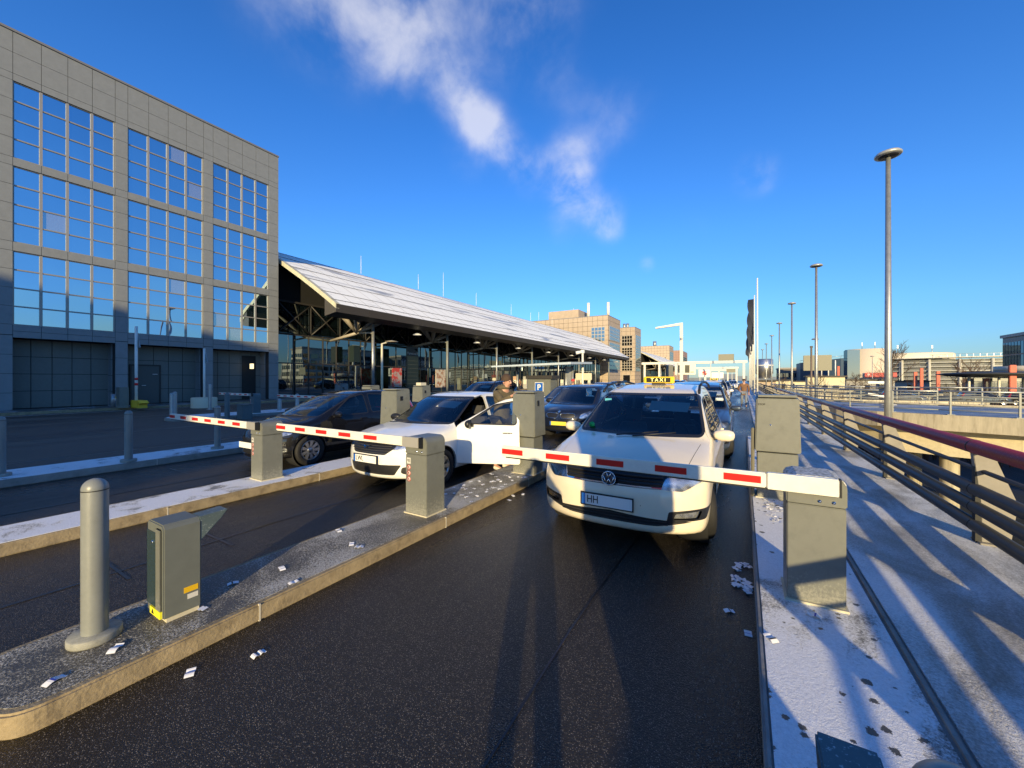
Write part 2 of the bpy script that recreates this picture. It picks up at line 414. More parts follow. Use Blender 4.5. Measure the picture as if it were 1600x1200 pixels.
def wheel(parent, x, y, r, m_rim, style=5, steer=0., wd=.21):
    s = 1 if x > 0 else -1
    e = bpy.data.objects.new('wheel', None); COL.objects.link(e); e.parent = parent; e.location = (x, y, r); e.rotation_euler = (0, 0, steer); e.empty_display_size = .1
    h = wd / 2; rr = r * .66
    MB().lathe([(rr, -h * .85), (rr + .012, -h), (r * .9, -h), (r * .965, -h * .9), (r, -h * .55), (r, h * .55), (r * .965, h * .9), (r * .9, h), (rr + .012, h), (rr, h * .85)], 40, axis='x').build('tyre', M_tyre, e)
    rm = MB(); xo = s * h * .82
    rm.lathe([(rr + .004, xo - s * .01), (rr - .012, xo + s * .006), (rr - .03, xo - s * .02), (rr - .03, -xo * .9)], 40, axis='x')
    n = style
    for i in range(n):
        t = 2 * math.pi * i / n
        for dt in ((-.13, .13) if n <= 5 else (0,)):
            a = Vector((xo - s * .03, .05 * math.cos(t + dt), .05 * math.sin(t + dt))); b = Vector((xo - s * .012, (rr - .02) * math.cos(t + dt * 1.5), (rr - .02) * math.sin(t + dt * 1.5)))
            tt = Vector((0, -math.sin(t), math.cos(t))); w1, w2 = (.016, .022) if n <= 5 else (.022, .035); dx = Vector((s * .012, 0, 0))
            rm.hexa([a - tt * w1 - dx, a + tt * w1 - dx, b + tt * w2 - dx, b - tt * w2 - dx], [a - tt * w1 + dx, a + tt * w1 + dx, b + tt * w2 + dx, b - tt * w2 + dx])
    rm.lathe([(.001, xo - s * .008), (.045, xo - s * .01), (.06, xo - s * .03), (.07, xo - s * .07)], 20, axis='x')
    rm.build('rim', m_rim, e)
    MB().lathe([(.001, xo - s * .09), (rr * .8, xo - s * .09)], 24, axis='x').build('brake_disc', mat('brake_disc', (.12, .11, .10), .5, .8), e)
    return e
def seat_mesh(x, y, z=.35, w=.25):
    s = MB()
    s.add(*loft([[(x - w, y - .05, z), (x + w, y - .05, z), (x + w, y - .05, z + .14), (x - w, y - .05, z + .14)], [(x - w, y + .5, z), (x + w, y + .5, z), (x + w, y + .5, z + .12), (x - w, y + .5, z + .12)]]))
    pr = [(.42, .10, 1.), (.46, .35, 1.), (.55, .60, .92), (.60, .68, .75)]
    prev = None; rings = []
    for yy, zz, k in pr:
        rings.append([(x - w * k, y + yy, z + zz), (x - w * k * .8, y + yy - .05, z + zz), (x + w * k * .8, y + yy - .05, z + zz), (x + w * k, y + yy, z + zz), (x + w * k * .9, y + yy + .12, z + zz), (x - w * k * .9, y + yy + .12, z + zz)])
    s.add(*loft(rings))
    hr = [[(x - .12, y + .56 + d, z + h), (x + .12, y + .56 + d, z + h), (x + .11, y + .65 + d, z + h), (x - .11, y + .65 + d, z + h)] for d, h in ((.02, .73), (.03, .84), (.05, .9))]
    s.add(*loft(hr)); s.tube((x - .05, y + .62, z + .66), (x - .05, y + .63, z + .75), .007); s.tube((x + .05, y + .62, z + .66), (x + .05, y + .63, z + .75), .007)
    return s
def loft(rings):
    n = len(rings[0]); vs = [p for r in rings for p in r]; fs = []
    for k in range(len(rings) - 1):
        for i in range(n): fs.append((k * n + i, k * n + (i + 1) % n, (k + 1) * n + (i + 1) % n, (k + 1) * n + i))
    fs.append(tuple(range(n))[::-1]); fs.append(tuple((len(rings) - 1) * n + i for i in range(n)))
    return vs, fs
def mirror_part(parent, x, y, z, m, s=1, sc=1.):
    V = []; rings = []
    e = MB()
    for t, w, h in ((0, .3, .3), (.03, .75, .72), (.10, 1., 1.), (.18, .98, .95), (.22, .8, .7), (.235, .4, .3)):
        ring = []
        for i in range(14):
            a = 2 * math.pi * i / 14; cx = math.cos(a); sz = math.sin(a)
            ring.append((s * (x + t * sc), y + .07 * w * cx * (1 if cx < 0 else .35), z + (.068 if sz > 0 else .078) * h * sz * sc))
        rings.append(ring)
    e.add(*loft(rings), smooth=True); o = e.build('wing_mirror', m, parent)
    f = MB(); f.hexa([(s * (x - .06), y - .03, z - .10), (s * (x + .06), y - .03, z - .05), (s * (x + .06), y + .05, z - .05), (s * (x - .06), y + .05, z - .10)],
                     [(s * (x - .06), y - .03, z - .06), (s * (x + .08), y - .03, z - .0), (s * (x + .08), y + .05, z - .0), (s * (x - .06), y + .05, z - .06)])
    f.build('mirror_foot', M_trim, o)
    return o
def plate(parent, x, y, z, txt='', w=.52, rx=0., m=None):
    p = MB().box(-w / 2 - .012, w / 2 + .012, .0, .012, -.068, .068).build('number_plate', M_trim, parent, loc=(x, y, z)); p.rotation_euler = (rx, 0, 0)
    MB().box(-w / 2 + .04, w / 2, -.004, .0, -.055, .055).build('plate_face', m or M_plate, p)
    MB().box(-w / 2, -w / 2 + .038, -.004, .0, -.055, .055).build('euro_strip', M_eu, p)
    if txt: text('plate_letters', txt, .108, M_ink, p, (-w / 2 + .055, -.006, 0), ax='LEFT', sx=.8)
    return p
def person_in_car(parent, x, y, skin, cloth):
    MB().lathe([(.001, 0), (.15, .02), (.2, .2), (.19, .38), (.09, .47), (.055, .5), (.05, .56)], 14, (x, y, .5)).build('driver_torso', cloth, parent)

def make_car(name, P, loc, rz, label, cat, group=None):
    root = empty(name, loc, rz, label, cat, group)
    dat = car_mesh(P); M = P['mats']; W = P['W']
    doors = {}
    for pn, d in dat.items():
        if pn == 'body': part_obj('body', d, M['paint'], root, line=M_inner, rim=.03)
        elif pn.startswith('door') and not pn.endswith(('glass', 'gasket')):
            for sg in (1, -1):
                nm = pn.split('_')[0]
                o = part_obj('door', d, M['paint'], root, line=M_inner, rim=.02, sel=(lambda c, sg=sg: c.x * sg > 0)); doors[(pn, sg)] = o
    done = set()
    for pn, d in dat.items():
        if pn in ('body',) or (pn.startswith('door') and not pn.endswith(('glass', 'gasket'))): continue
        if pn.endswith('glass') and pn.startswith('door'):
            for sg in (1, -1): part_obj('window', d, M_glass, doors.get((pn.replace('_glass', ''), sg), root), off=-.004, sel=(lambda c, sg=sg: c.x * sg > 0))
            continue
        if pn.endswith('gasket') and pn.startswith('door'):
            for sg in (1, -1): part_obj('window_seal', d, M_trim, doors.get((pn.replace('_gasket', ''), sg), root), rim=.02, sel=(lambda c, sg=sg: c.x * sg > 0))
            continue
        both = pn in ('headlight', 'fog_lamp', 'tail_light', 'quarter_window', 'indicator', 'fog_surround', 'rear_window_side')
        mm = {'windscreen': M_glass, 'rear_window': M_glass, 'quarter_window': M_glass, 'headlight': M_lens, 'fog_lamp': M_lens, 'tail_light': mat('tail_red', (.35, .01, .01), .15, coat=1)}.get(pn, M.get(pn, M_trim))
        off = {'windscreen': -.003, 'headlight': .001, 'fog_lamp': -.01, 'grille': -.012, 'lower_grille': -.02, 'seam': -.006}.get(pn, 0)
        rim = .03 if pn in ('grille', 'lower_grille') else .006
        rm = 0 if pn in ('seam', 'windscreen', 'quarter_window') else (.0 if off >= 0 else 0)
        if pn in ('gasket', 'arch_lip', 'screen_frame'):
            ym = P['L'] / 2
            sels = {'gasket': [lambda c: c.x > 0, lambda c: c.x <= 0], 'screen_frame': [lambda c: c.y < ym, lambda c: c.y >= ym], 'arch_lip': [lambda c: c.x > 0 and c.y < ym, lambda c: c.x > 0 and c.y >= ym, lambda c: c.x <= 0 and c.y < ym, lambda c: c.x <= 0 and c.y >= ym]}[pn]
            for sl_ in sels: part_obj(pn, d, mm, root, off=off, sel=sl_)
            continue
        for sg in ((1, -1) if both else (0,)):
            o = part_obj(pn, d, mm, root, off=off, sel=(None if not sg else (lambda c, sg=sg: c.x * sg > 0)))
            if pn in ('headlight', 'fog_lamp') and o:
                q = part_obj('reflector', d, M_lamp, o, off=-.03, sel=(lambda c, sg=sg: c.x * sg > 0))
    # running gear
    for (wy, steer) in ((P['wf'], P.get('steer', 0)), (P['wr'], 0)):
        for s in (1, -1):
            wheel(root, s * (W - .115 - P.get('tuck', 0)), wy, P['wrad'], M.get('rim', M_rim), P.get('spokes', 5), steer)
            wl = MB(); rr = P['wrad'] + .055
            pr = [(rr, s * (W - .045)), (rr + .004, s * (W - .34)), (.02, s * (W - .34))]
            wl.lathe([(a, b) for a, b in pr], 30, (0, wy, P['wrad'] + .01), 'x')
            wl.build('wheel_arch_liner', M_inner, root)
    MB().box(-W + .3, W - .3, .35, P['L'] - .3, .17, .24).build('underbody', M_inner, root)
    if P.get('interior', True):
        zb = P.get('seatz', .36); ys = P.get('seaty', 1.95)
        for x in (-.37, .37): seat_mesh(x, ys, zb).build('front_seat', P.get('seatm', M_seat), root)
        rs = seat_mesh(0, ys + .85, zb, .62).build('rear_seat', M_seat, root)
        cy, cz = P['cowl']
        dm = MB(); dm.add(*loft([[(-W + .12, cy + .1, cz - .30), (W - .12, cy + .1, cz - .30), (W - .12, cy + .12, cz - .03), (-W + .12, cy + .12, cz - .03)], [(-W + .1, cy + .62, cz - .34), (W - .1, cy + .62, cz - .34), (W - .1, cy + .58, cz - .06), (-W + .1, cy + .58, cz - .06)]]))
        dm.build('dashboard', M_plast, root, bevel=.02)
        sw = MB(); c = Vector((.37, cy + .72, cz - .04)); ax = Vector((0, .9, .42)).normalized(); u = Vector((1, 0, 0)); v = ax.cross(u)
        pp = [c + (u * math.cos(2 * math.pi * i / 20) + v * math.sin(2 * math.pi * i / 20)) * .18 for i in range(21)]; sw.path(pp, .013, 6)
        for i in (3, 8, 15): sw.tube(c, pp[i], .014)
        sw.tube(c, c - ax * .2, .03); sw.build('steering_wheel', M_plast, root)
        ty, tz = P['mirr']; MB().box(-.12, .12, ty, ty + .03, tz - .07, tz).build('rear_view_mirror', M_trim, root, bevel=.01)
        MB().box(-W + .1, W - .1, 1.0, P['L'] - .25, .28, .33).build('cabin_floor', M_inner, root)
    for s in (1, -1):
        if P.get('mirror'): mirror_part(root, P['mirror'][0], P['mirror'][1], P['mirror'][2], M.get('mirror', M['paint']), s, P.get('msc', 1))
    if 'handles' in P:
        for (dn, y, z) in P['handles']:
            for s in (1, -1):
                xx = P.get('hx', W - .005)
                MB().add(*loft([[(s * (xx - .02), y - .09, z - .012), (s * (xx + .012), y - .08, z - .014), (s * (xx + .012), y - .08, z + .012), (s * (xx - .02), y - .09, z + .012)], [(s * (xx - .02), y + .09, z - .008), (s * (xx + .015), y + .09, z - .012), (s * (xx + .015), y + .09, z + .012), (s * (xx - .02), y + .09, z + .012)]])).build('handle', M.get('handle', M['paint']), doors.get((dn, s), root))
    root['_'] = 0; del root['_']
    return root, doors
def grow(poly, d):
    pl = [Vector(q) for q in poly]; area = sum(pl[i - 1].x * pl[i].y - pl[i].x * pl[i - 1].y for i in range(len(pl)))
    if area < 0: pl = pl[::-1]
    out = []
    for i in range(len(pl)):
        a, p, b = pl[i - 1], pl[i], pl[(i + 1) % len(pl)]
        n1 = Vector(((p - a).y, -(p - a).x)); n2 = Vector(((b - p).y, -(b - p).x))
        n1 = n1.normalized() if n1.length > 1e-9 else n2.normalized(); n2 = n2.normalized() if n2.length > 1e-9 else n1
        m = (n1 + n2); k = d / max(.35, m.length / 2) if m.length > 1e-6 else 0
        q = p + (m.normalized() * k if m.length > 1e-6 else Vector((0, 0))); out.append((q.x, q.y))
    return out
def common_cuts(C):
    def go(cut):
        for nm, poly in C.get('doors', []):
            p = rpoly(poly, .04, 3); cut('seam', 'side', grow(p, .006)); cut(nm, 'side', p)
        for nm, poly in C.get('windows', []):
            p = rpoly(poly, .05, 4)
            if nm.startswith('door'): cut(nm.replace('glass', 'gasket'), 'side', grow(p, .022)); cut(nm, 'side', p)
            else: cut('gasket', 'side', grow(p, .02)); cut(nm, 'side', p)
        wy0, wy1 = C['wsy']
        p = rpoly(C['windscreen'], .05, 5); f = lambda c: wy0 < c.y < wy1
        cut('screen_frame', 'front', grow(p, .03), f); cut('windscreen', 'front', p, f)
        if 'rearwin' in C:
            p = rpoly(C['rearwin'], .05, 4); cut('screen_frame', 'rear', grow(p, .02)); cut('rear_window', 'rear', p)
        for s in C.get('top_seams', []):
            for sg in (1, -1): cut('seam', 'top', [(q[0] * sg, q[1]) for q in strip(*s, .007)])
        for s in C.get('front_seams', []):
            cut('seam', 'front', strip(*s, .007), lambda c: c.y < .7)
            cut('seam', 'front', [(-q[0], q[1]) for q in strip(*s, .007)], lambda c: c.y < .7)
        nf = lambda c: c.y < 1.0
        for nm, poly, r, sym in C.get('front', []):
            p = rpoly(poly, r, 3)
            cut(nm, 'front', p, nf)
            if sym: cut(nm, 'front', [(-a, b) for a, b in p], nf)
        for (y, z, r) in C['arches']: 
            cut('arch_lip', 'side', circ(y, z, r + C.get('lip', .012), 32), lambda c: c.z < 1.0); cut('hole', 'side', circ(y, z, r, 32), lambda c: c.z < 1.0)
        for nm, poly in C.get('rear', []):
            p = rpoly(poly, .03, 3); cut(nm, 'rear', p); cut(nm, 'rear', [(-a, b) for a, b in p])
    return go
def paint(name, col, coat=.8, rough=.35, metal=0., noise=.05): return mat(name, col, rough, metal, spec=.3 if max(col) > .3 else .12, coat=coat, noise=noise, nscale=3)
IVORY = paint('taxi_ivory', (.80, .70, .53)); WHITE = paint('car_white', (.80, .79, .75)); BLACKP = paint('car_black', (.004, .004, .006), 1., .6)
NAVY = paint('car_navy', (.01, .014, .03), 1.); SLATE = paint('car_slate', (.07, .09, .12), 1., .35, .5); GREYP = paint('car_grey', (.16, .17, .18), 1., .35, .5)
SIDE = [(.12, -.05), (.25, -.025), (.4, -.008), (.6, 0), (.8, -.004), (.92, -.02), (1.0, -.045), (1.08, -.085), (1.5, -.235), (1.7, -.34)]
PLAN = lambda L: [(0, .95), (.8, 1), (L - 1., 1), (L, .93)]

def P_touran(paintm, roofrail=True):
    L = 4.53
    C = dict(doors=[('door_front', [(1.32, .30), (1.22, .55), (1.22, .98), (1.36, 1.10), (1.95, 1.46), (2.50, 1.54), (2.50, .30)]),
                    ('door_rear', [(2.53, .30), (2.53, 1.54), (3.30, 1.52), (3.58, 1.2), (3.56, .85), (3.30, .52), (3.22, .30)])],
             windows=[('door_front_glass', [(1.42, 1.045), (2.00, 1.44), (2.44, 1.485), (2.44, 1.035)]), ('door_rear_glass', [(2.55, 1.035), (2.55, 1.485), (3.28, 1.475), (3.46, 1.20), (3.48, 1.05)]),
                      ('quarter_window', [(3.60, 1.08), (3.42, 1.46), (3.95, 1.42), (4.22, 1.12)])],
             windscreen=[(-.76, 1.075), (.76, 1.075), (.64, 1.515), (-.64, 1.515)], wsy=(.9, 2.3),
             rearwin=[(-.62, 1.08), (.62, 1.08), (.52, 1.45), (-.52, 1.45)],
             top_seams=[(( .70, .42), (.76, 1.06)), ],
             front=[('grille', [(-.60, .815), (.60, .815), (.52, .665), (-.52, .665)], .02, False),
                    ('chrome_strip', [(-.56, .683), (.56, .683), (.555, .668), (-.555, .668)], .002, False),
                    ('headlight', [(.49, .665), (.53, .785), (.78, .835), (.885, .83), (.875, .745), (.68, .65)], .02, True),
                    ('lower_grille', [(-.87, .475), (-.45, .445), (.45, .445), (.87, .475), (.84, .36), (.45, .300), (-.45, .300), (-.84, .36)], .015, False),
                    ('fog_surround', [(.54, .35), (.56, .46), (.90, .49), (.87, .375)], .02, True),
                    ('fog_lamp', [(.60, .385), (.62, .44), (.84, .462), (.81, .385)], .015, True),
                    ('lower_lip', [(-.89, .335), (-.45, .282), (.45, .282), (.89, .335), (.89, .305), (.45, .252), (-.45, .252), (-.89, .305)], .002, False)],
             front_seams=[((.0, .828), (.54, .815)), ((.54, .815), (.64, .86))],
             arches=[(.87, .32, .355), (3.66, .32, .355)],
             rear=[('tail_light', [(.55, .80), (.80, .80), (.82, .98), (.55, .95)])])
    return dict(L=L, W=.915, H=1.72, clr=.215, top=[(-.05, .70), (.05, .80), (.25, .885), (.65, .975), (1.10, 1.055), (1.85, 1.515), (2.15, 1.605), (2.8, 1.67), (3.6, 1.655), (4.3, 1.57), (4.6, 1.48)],
                front=[(.1, .08), (.2, .03), (.30, .01), (.46, 0), (.60, .0), (.68, .03), (.80, .07), (.9, .14)], rear=[(.15, .06), (.4, 0), (.7, 0), (.95, .03), (1.2, .13), (1.5, .30), (1.65, .42)],
                bow=.36, bowp=3.0, plan=PLAN(L), side=SIDE, cuts=common_cuts(C), mats=dict(paint=paintm, grille=mat('grille_black', (.012, .012, .013), .3), chrome_strip=M_chrome, lower_chrome=paintm, rim=M_rimd, handle=paintm),
                wf=.87, wr=3.66, wrad=.32, steer=R(14), cowl=(1.05, 1.06), mirr=(1.95, 1.47), mirror=(.86, 1.50, 1.06), handles=[('door_front', 2.3, .92), ('door_rear', 3.3, .94)], hx=.90, spokes=5, seaty=2.0, tuck=.02)
def P_sandero(paintm):
    L = 4.07
    C = dict(doors=[('door_front', [(1.24, .30), (1.20, .55), (1.22, .93), (1.34, 1.03), (1.90, 1.36), (2.30, 1.43), (2.34, .30)]),
                    ('door_rear', [(2.37, .30), (2.34, 1.43), (3.0, 1.39), (3.26, 1.15), (3.24, .80), (3.02, .52), (2.96, .30)])],
             windows=[('door_front_glass', [(1.40, .985), (1.87, 1.285), (2.22, 1.35), (2.26, .975)]), ('door_rear_glass', [(2.40, .975), (2.38, 1.385), (2.95, 1.35), (3.16, 1.15), (3.18, 1.01)])],
             windscreen=[(-.71, .985), (.71, .985), (.58, 1.375), (-.58, 1.375)], wsy=(.85, 2.2),
             rearwin=[(-.52, 1.05), (.52, 1.05), (.45, 1.36), (-.45, 1.36)],
             top_seams=[((.66, .36), (.70, 1.0))],
             front=[('grille', [(-.50, .765), (.50, .765), (.52, .70), (.36, .575), (-.36, .575), (-.52, .70)], .03, False),
                    ('headlight', [(.46, .655), (.50, .765), (.76, .80), (.815, .78), (.80, .68), (.64, .645)], .03, True),
                    ('lower_grille', [(-.60, .425), (.60, .425), (.48, .25), (-.48, .25)], .03, False),
                    ('fog_surround', [(.60, .39), (.80, .41), (.82, .33), (.66, .27), (.58, .30)], .03, True),
                    ('fog_lamp', [(.65, .38), (.78, .385), (.78, .31), (.67, .30)], .03, True),],
             front_seams=[((0, .782), (.50, .78)), ((.50, .78), (.62, .82))],
             arches=[(.82, .30, .345), (3.41, .30, .345)],
             rear=[('tail_light', [(.55, .75), (.80, .75), (.80, 1.05), (.62, 1.05)])])
    return dict(L=L, W=.867, H=1.54, top=[(-.05, .66), (.06, .77), (.28, .85), (.65, .92), (1.08, .97), (1.85, 1.37), (2.15, 1.455), (2.6, 1.49), (3.2, 1.46), (3.8, 1.37), (4.1, 1.28)],
                front=[(.1, .10), (.2, .04), (.32, .01), (.44, 0), (.56, .0), (.68, .03), (.78, .08), (.9, .16)], rear=[(.15, .06), (.4, 0), (.7, 0), (.95, .06), (1.2, .22), (1.45, .42)],
                plan=PLAN(L), side=[(a, b - .0) for a, b in [(.12, -.05), (.25, -.025), (.4, -.008), (.6, 0), (.76, -.004), (.86, -.02), (.93, -.045), (1.0, -.085), (1.4, -.225), (1.6, -.33)]],
                cuts=common_cuts(C), mats=dict(paint=paintm, grille=mat('grille_black', (.012, .012, .013), .3), rim=M_rim, handle=M_chrome, mirror=M_trim),
                wf=.82, wr=3.41, wrad=.30, steer=0, cowl=(1.0, .97), mirr=(1.85, 1.36), mirror=(.82, 1.48, .99), handles=[('door_front', 2.12, .83), ('door_rear', 2.95, .85)], hx=.855, spokes=7, seaty=1.85, seatz=.30)
def P_hatch(paintm, rim=M_rim, H=0.0, res=None, steer=0):
    """rounded five door hatchback"""
    L = 4.03; h = H
    C = dict(doors=[('door_front', [(1.26, .30), (1.18, .55), (1.2, .95), (1.32, 1.02), (1.85, 1.38 + h), (2.26, 1.44 + h), (2.30, .30)]),
                    ('door_rear', [(2.33, .30), (2.30, 1.44 + h), (2.95, 1.41 + h), (3.24, 1.15), (3.22, .80), (3.0, .52), (2.94, .30)])],
             windows=[('door_front_glass', [(1.30, .965), (1.84, 1.32 + h), (2.20, 1.39 + h), (2.24, .97)]), ('door_rear_glass', [(2.36, .975), (2.34, 1.39 + h), (2.90, 1.36 + h), (3.14, 1.15), (3.16, 1.01)])],
             windscreen=[(-.70, .965), (.70, .965), (.58, 1.375 + h), (-.58, 1.375 + h)], wsy=(.6, 2.2),
             rearwin=[(-.52, 1.05), (.52, 1.05), (.45, 1.36), (-.45, 1.36)],
             top_seams=[((.66, .40), (.72, .84))],
             front=[('grille', [(-.36, .60), (.36, .60), (.30, .52), (-.30, .52)], .03, False),
                    ('headlight', [(.46, .64), (.58, .74), (.74, .81), (.79, .78), (.76, .66), (.60, .61)], .03, True),
                    ('lower_grille', [(-.50, .42), (.50, .42), (.42, .27), (-.42, .27)], .03, False),
                    ('fog_lamp', [(.62, .40), (.74, .40), (.74, .32), (.62, .32)], .03, True)],
             arches=[(.80, .305, .345), (3.31, .305, .345)], lip=.0,
             rear=[('tail_light', [(.55, .85), (.78, .85), (.72, 1.25), (.60, 1.25)])])
    P = dict(L=L, W=.85, H=1.56 + h, top=[(-.05, .62), (.06, .72), (.28, .82), (.55, .90), (.88, .97), (1.80, 1.38 + h), (2.15, 1.465 + h), (2.6, 1.49 + h), (3.2, 1.47 + h), (3.8, 1.36 + h), (4.1, 1.25 + h)],
             front=[(.1, .10), (.2, .04), (.32, .01), (.44, 0), (.56, .01), (.68, .06), (.78, .14), (.9, .24)], rear=[(.15, .06), (.4, 0), (.7, 0), (.95, .06), (1.2, .20), (1.45, .42)],
             plan=PLAN(L), side=[(.12, -.05), (.25, -.025), (.4, -.008), (.6, 0), (.76, -.004), (.86, -.02), (.93, -.045), (1.0, -.085), (1.4, -.225), (1.6, -.33)],
             bow=.50, bowp=2.3, cuts=common_cuts(C), mats=dict(paint=paintm, grille=mat('grille_black', (.012, .012, .013), .3), rim=rim, handle=paintm, mirror=paintm),
             wf=.80, wr=3.31, wrad=.305, steer=steer, cowl=(.85, .97), mirr=(1.8, 1.36 + h), mirror=(.80, 1.36, .99), handles=[('door_front', 2.08, .85), ('door_rear', 2.95, .87)], hx=.835, spokes=9, seaty=1.8, seatz=.30)
    if res: P['res'] = res
    return P
def P_i3():
    L = 4.0
    C = dict(doors=[('door_front', [(1.20, .32), (1.14, .55), (1.16, .95), (1.26, 1.03), (1.75, 1.44), (2.36, 1.5), (2.4, .32)])],
             windows=[('door_front_glass', [(1.24, .99), (1.74, 1.38), (2.28, 1.44), (2.32, .96)]), ('rear_window_side', [(2.48, .90), (2.44, 1.44), (3.05, 1.42), (3.42, 1.18), (3.4, 1.05), (3.0, .92)])],
             windscreen=[(-.70, .985), (.70, .985), (.58, 1.45), (-.58, 1.45)], wsy=(.5, 2.2),
             rearwin=[(-.6, .85), (.6, .85), (.5, 1.4), (-.5, 1.4)],
             front=[('kidney_grille', [(.04, .74), (.40, .75), (.47, .69), (.40, .60), (.08, .60), (.03, .66)], .04, True),
                    ('headlight', [(.55, .62), (.60, .74), (.80, .83), (.84, .78), (.78, .66), (.64, .60)], .03, True),
                    ('lower_grille', [(-.62, .34), (.62, .34), (.5, .24), (-.5, .24)], .02, False)],
             arches=[(.80, .34, .375), (3.37, .34, .375)])
    return dict(L=L, W=.887, H=1.62, top=[(-.05, .70), (.06, .78), (.26, .86), (.5, .93), (.85, 1.0), (1.72, 1.45), (2.05, 1.54), (2.6, 1.58), (3.2, 1.56), (3.8, 1.45), (4.1, 1.35)],
                front=[(.1, .10), (.2, .04), (.32, .01), (.44, 0), (.6, .01), (.72, .05), (.82, .12), (.9, .2)], rear=[(.15, .06), (.4, 0), (.7, 0), (.95, .06), (1.2, .15), (1.5, .32)],
                plan=PLAN(L), side=SIDE, bow=.48, bowp=2.3, cuts=common_cuts(C), mats=dict(paint=NAVY, kidney_grille=M_trim, rim=M_rimd, mirror=M_trim, handle=M_trim), res=(30, 90, 32),
                wf=.80, wr=3.37, wrad=.345, cowl=(.9, .98), mirr=(1.68, 1.42), mirror=(.82, 1.36, 1.04), handles=[('door_front', 2.2, .9)], hx=.86, seaty=1.8, seatz=.42)
def logo_vw(parent, x, y, z, r, tilt):
    e = MB(); n = 28
    pp = [(r * math.cos(2 * math.pi * i / n), 0, r * math.sin(2 * math.pi * i / n)) for i in range(n + 1)]
    e.path(pp, r * .09, 8)
    q = r * .90
    def st(a, b): e.tube((a[0] * q, 0, a[1] * q), (b[0] * q, 0, b[1] * q), r * .085, n=8)
    for s in (1, -1):
        st((s * .36, .90), (0, .12)); st((s * .90, .38), (s * .42, -.86)); st((s * .42, -.86), (0, -.06))
    o = e.build('emblem', M_chrome, parent, loc=(x, y, z)); o.rotation_euler = (tilt, 0, 0)
    d = MB().lathe([(.001, .0), (r * .97, .0), (r * .97, .02), (.001, .02)], 28, axis='y').build('emblem_back', mat('emblem_navy', (.02, .03, .06), .3), o)
    return o
def logo_ring(parent, x, y, z, r):
    o = MB().lathe([(.001, -.006), (r * .75, -.006), (r * .78, -.012), (r, -.012), (r, .01)], 20, axis='y').build('emblem', M_chrome, parent, loc=(x, y, z))
    q = MB()
    for a in (0, math.pi):
        pts = [(0, 0)] + [(r * .7 * math.cos(a + t), r * .7 * math.sin(a + t)) for t in np.linspace(0, math.pi / 2, 6)]
        q.prism(pts, -.0085, -.0065, 'y')
    q.build('emblem_quarters', M_eu, o); return o

# ---- the taxi in the right lane
taxi, td = make_car('taxi', P_touran(IVORY), (-1.18, 3.93, 0), 0, 'ivory taxi van with yellow roof sign waiting behind the right barrier arm', 'taxi')
logo_vw(taxi, 0, -.012, .735, .068, 0)
plate(taxi, -.02, -.03, .50, 'HH')
MB().lathe([(.001, 0), (.016, 0), (.016, .003), (.001, .003)], 16, (-.075, -.014 - .014, .50), 'y').build('plate_seal', mat('seal_grey', (.25, .3, .35), .5), taxi)
for i, zz in enumerate((.705, .735, .765)):
    MB().box(-.53 - .02 * i, .53 + .02 * i, .055, .075, zz - .005, zz + .005)  # slats live inside the grille part
def grille_bars(root, zs, xw, y0, m, bow=.36, W=.915, p=3.0, h=.006, x0=0):
    g = MB()
    for zz in zs:
        xs = np.linspace(-xw, xw, 19)
        for a, b in zip(xs[:-1], xs[1:]):
            ya, yb = [y0(zz) + bow * (abs(q) / W) ** p for q in (a, b)]
            g.hexa([(a, ya, zz - h), (b, yb, zz - h), (b, yb + .02, zz - h), (a, ya + .02, zz - h)], [(a, ya, zz + h), (b, yb, zz + h), (b, yb + .02, zz + h), (a, ya + .02, zz + h)])
    return g.build('grille_bars', m, root)
def ff(P): return smooth_interp(*zip(*P['front']), .025)
_fr = ff(P_touran(IVORY))
grille_bars(taxi, (.70, .735, .77), .50, lambda z: _fr(z) + .002, M_trim)
grille_bars(taxi, (.325, .355, .385, .415), .55, lambda z: _fr(z) + .004, mat('mesh_grey', (.03, .03, .032), .6), h=.004)
for s in (1, -1):
    r_ = MB(); pts = [(s * .665, 1.95, 1.555), (s * .655, 2.12, 1.645), (s * .65, 2.6, 1.695), (s * .645, 3.2, 1.70), (s * .645, 3.8, 1.655), (s * .65, 4.0, 1.59)]
    for a, b in zip(pts[:-1], pts[1:]): r_.tube(a, b, .018, n=8)
    r_.build('roof_rail', M_trim, taxi)
    for xx in (.30, .50): MB().lathe([(.001, -.004), (.012, -.004), (.012, .004)], 12, (s * xx, .07 if xx > .4 else .018, .50), 'y').build('parking_sensor', M_trim, taxi)
ts = MB(); sec = lambda x, k: [(x, 2.75 - .055 * k, 1.68), (x, 2.75 - .05 * k, 1.765 + .0 * k), (x, 2.75 - .03 * k, 1.785), (x, 2.75 + .03 * k, 1.785), (x, 2.75 + .05 * k, 1.765), (x, 2.75 + .055 * k, 1.68)]
M_ty = mat('sign_yellow', (.75, .50, .02), .35, emit=((.9, .55, .03), .25))
ts.add(*loft([sec(-.235, .6), sec(-.205, 1), sec(.205, 1), sec(.235, .6)])); tsign = ts.build('taxi_sign', M_ty, taxi, bevel=.008)
MB().box(-.185, .185, 2.690, 2.70, 1.694, 1.768).build('sign_panel', mat('sign_black', (.02, .018, .01), .4), tsign)
text('sign_letters', 'T A X I', .075, mat('sign_letter', (.85, .75, .25), .4, emit=((1, .8, .3), .4)), tsign, (0, 2.687, 1.731), bold=.002)
MB().box(-.10, .10, 2.70, 2.80, 1.655, 1.685).build('sign_foot', M_trim, tsign)
MB().tube((0, 3.9, 1.60), (0, 4.05, 1.74), .006, .003).build('antenna', M_trim, taxi)
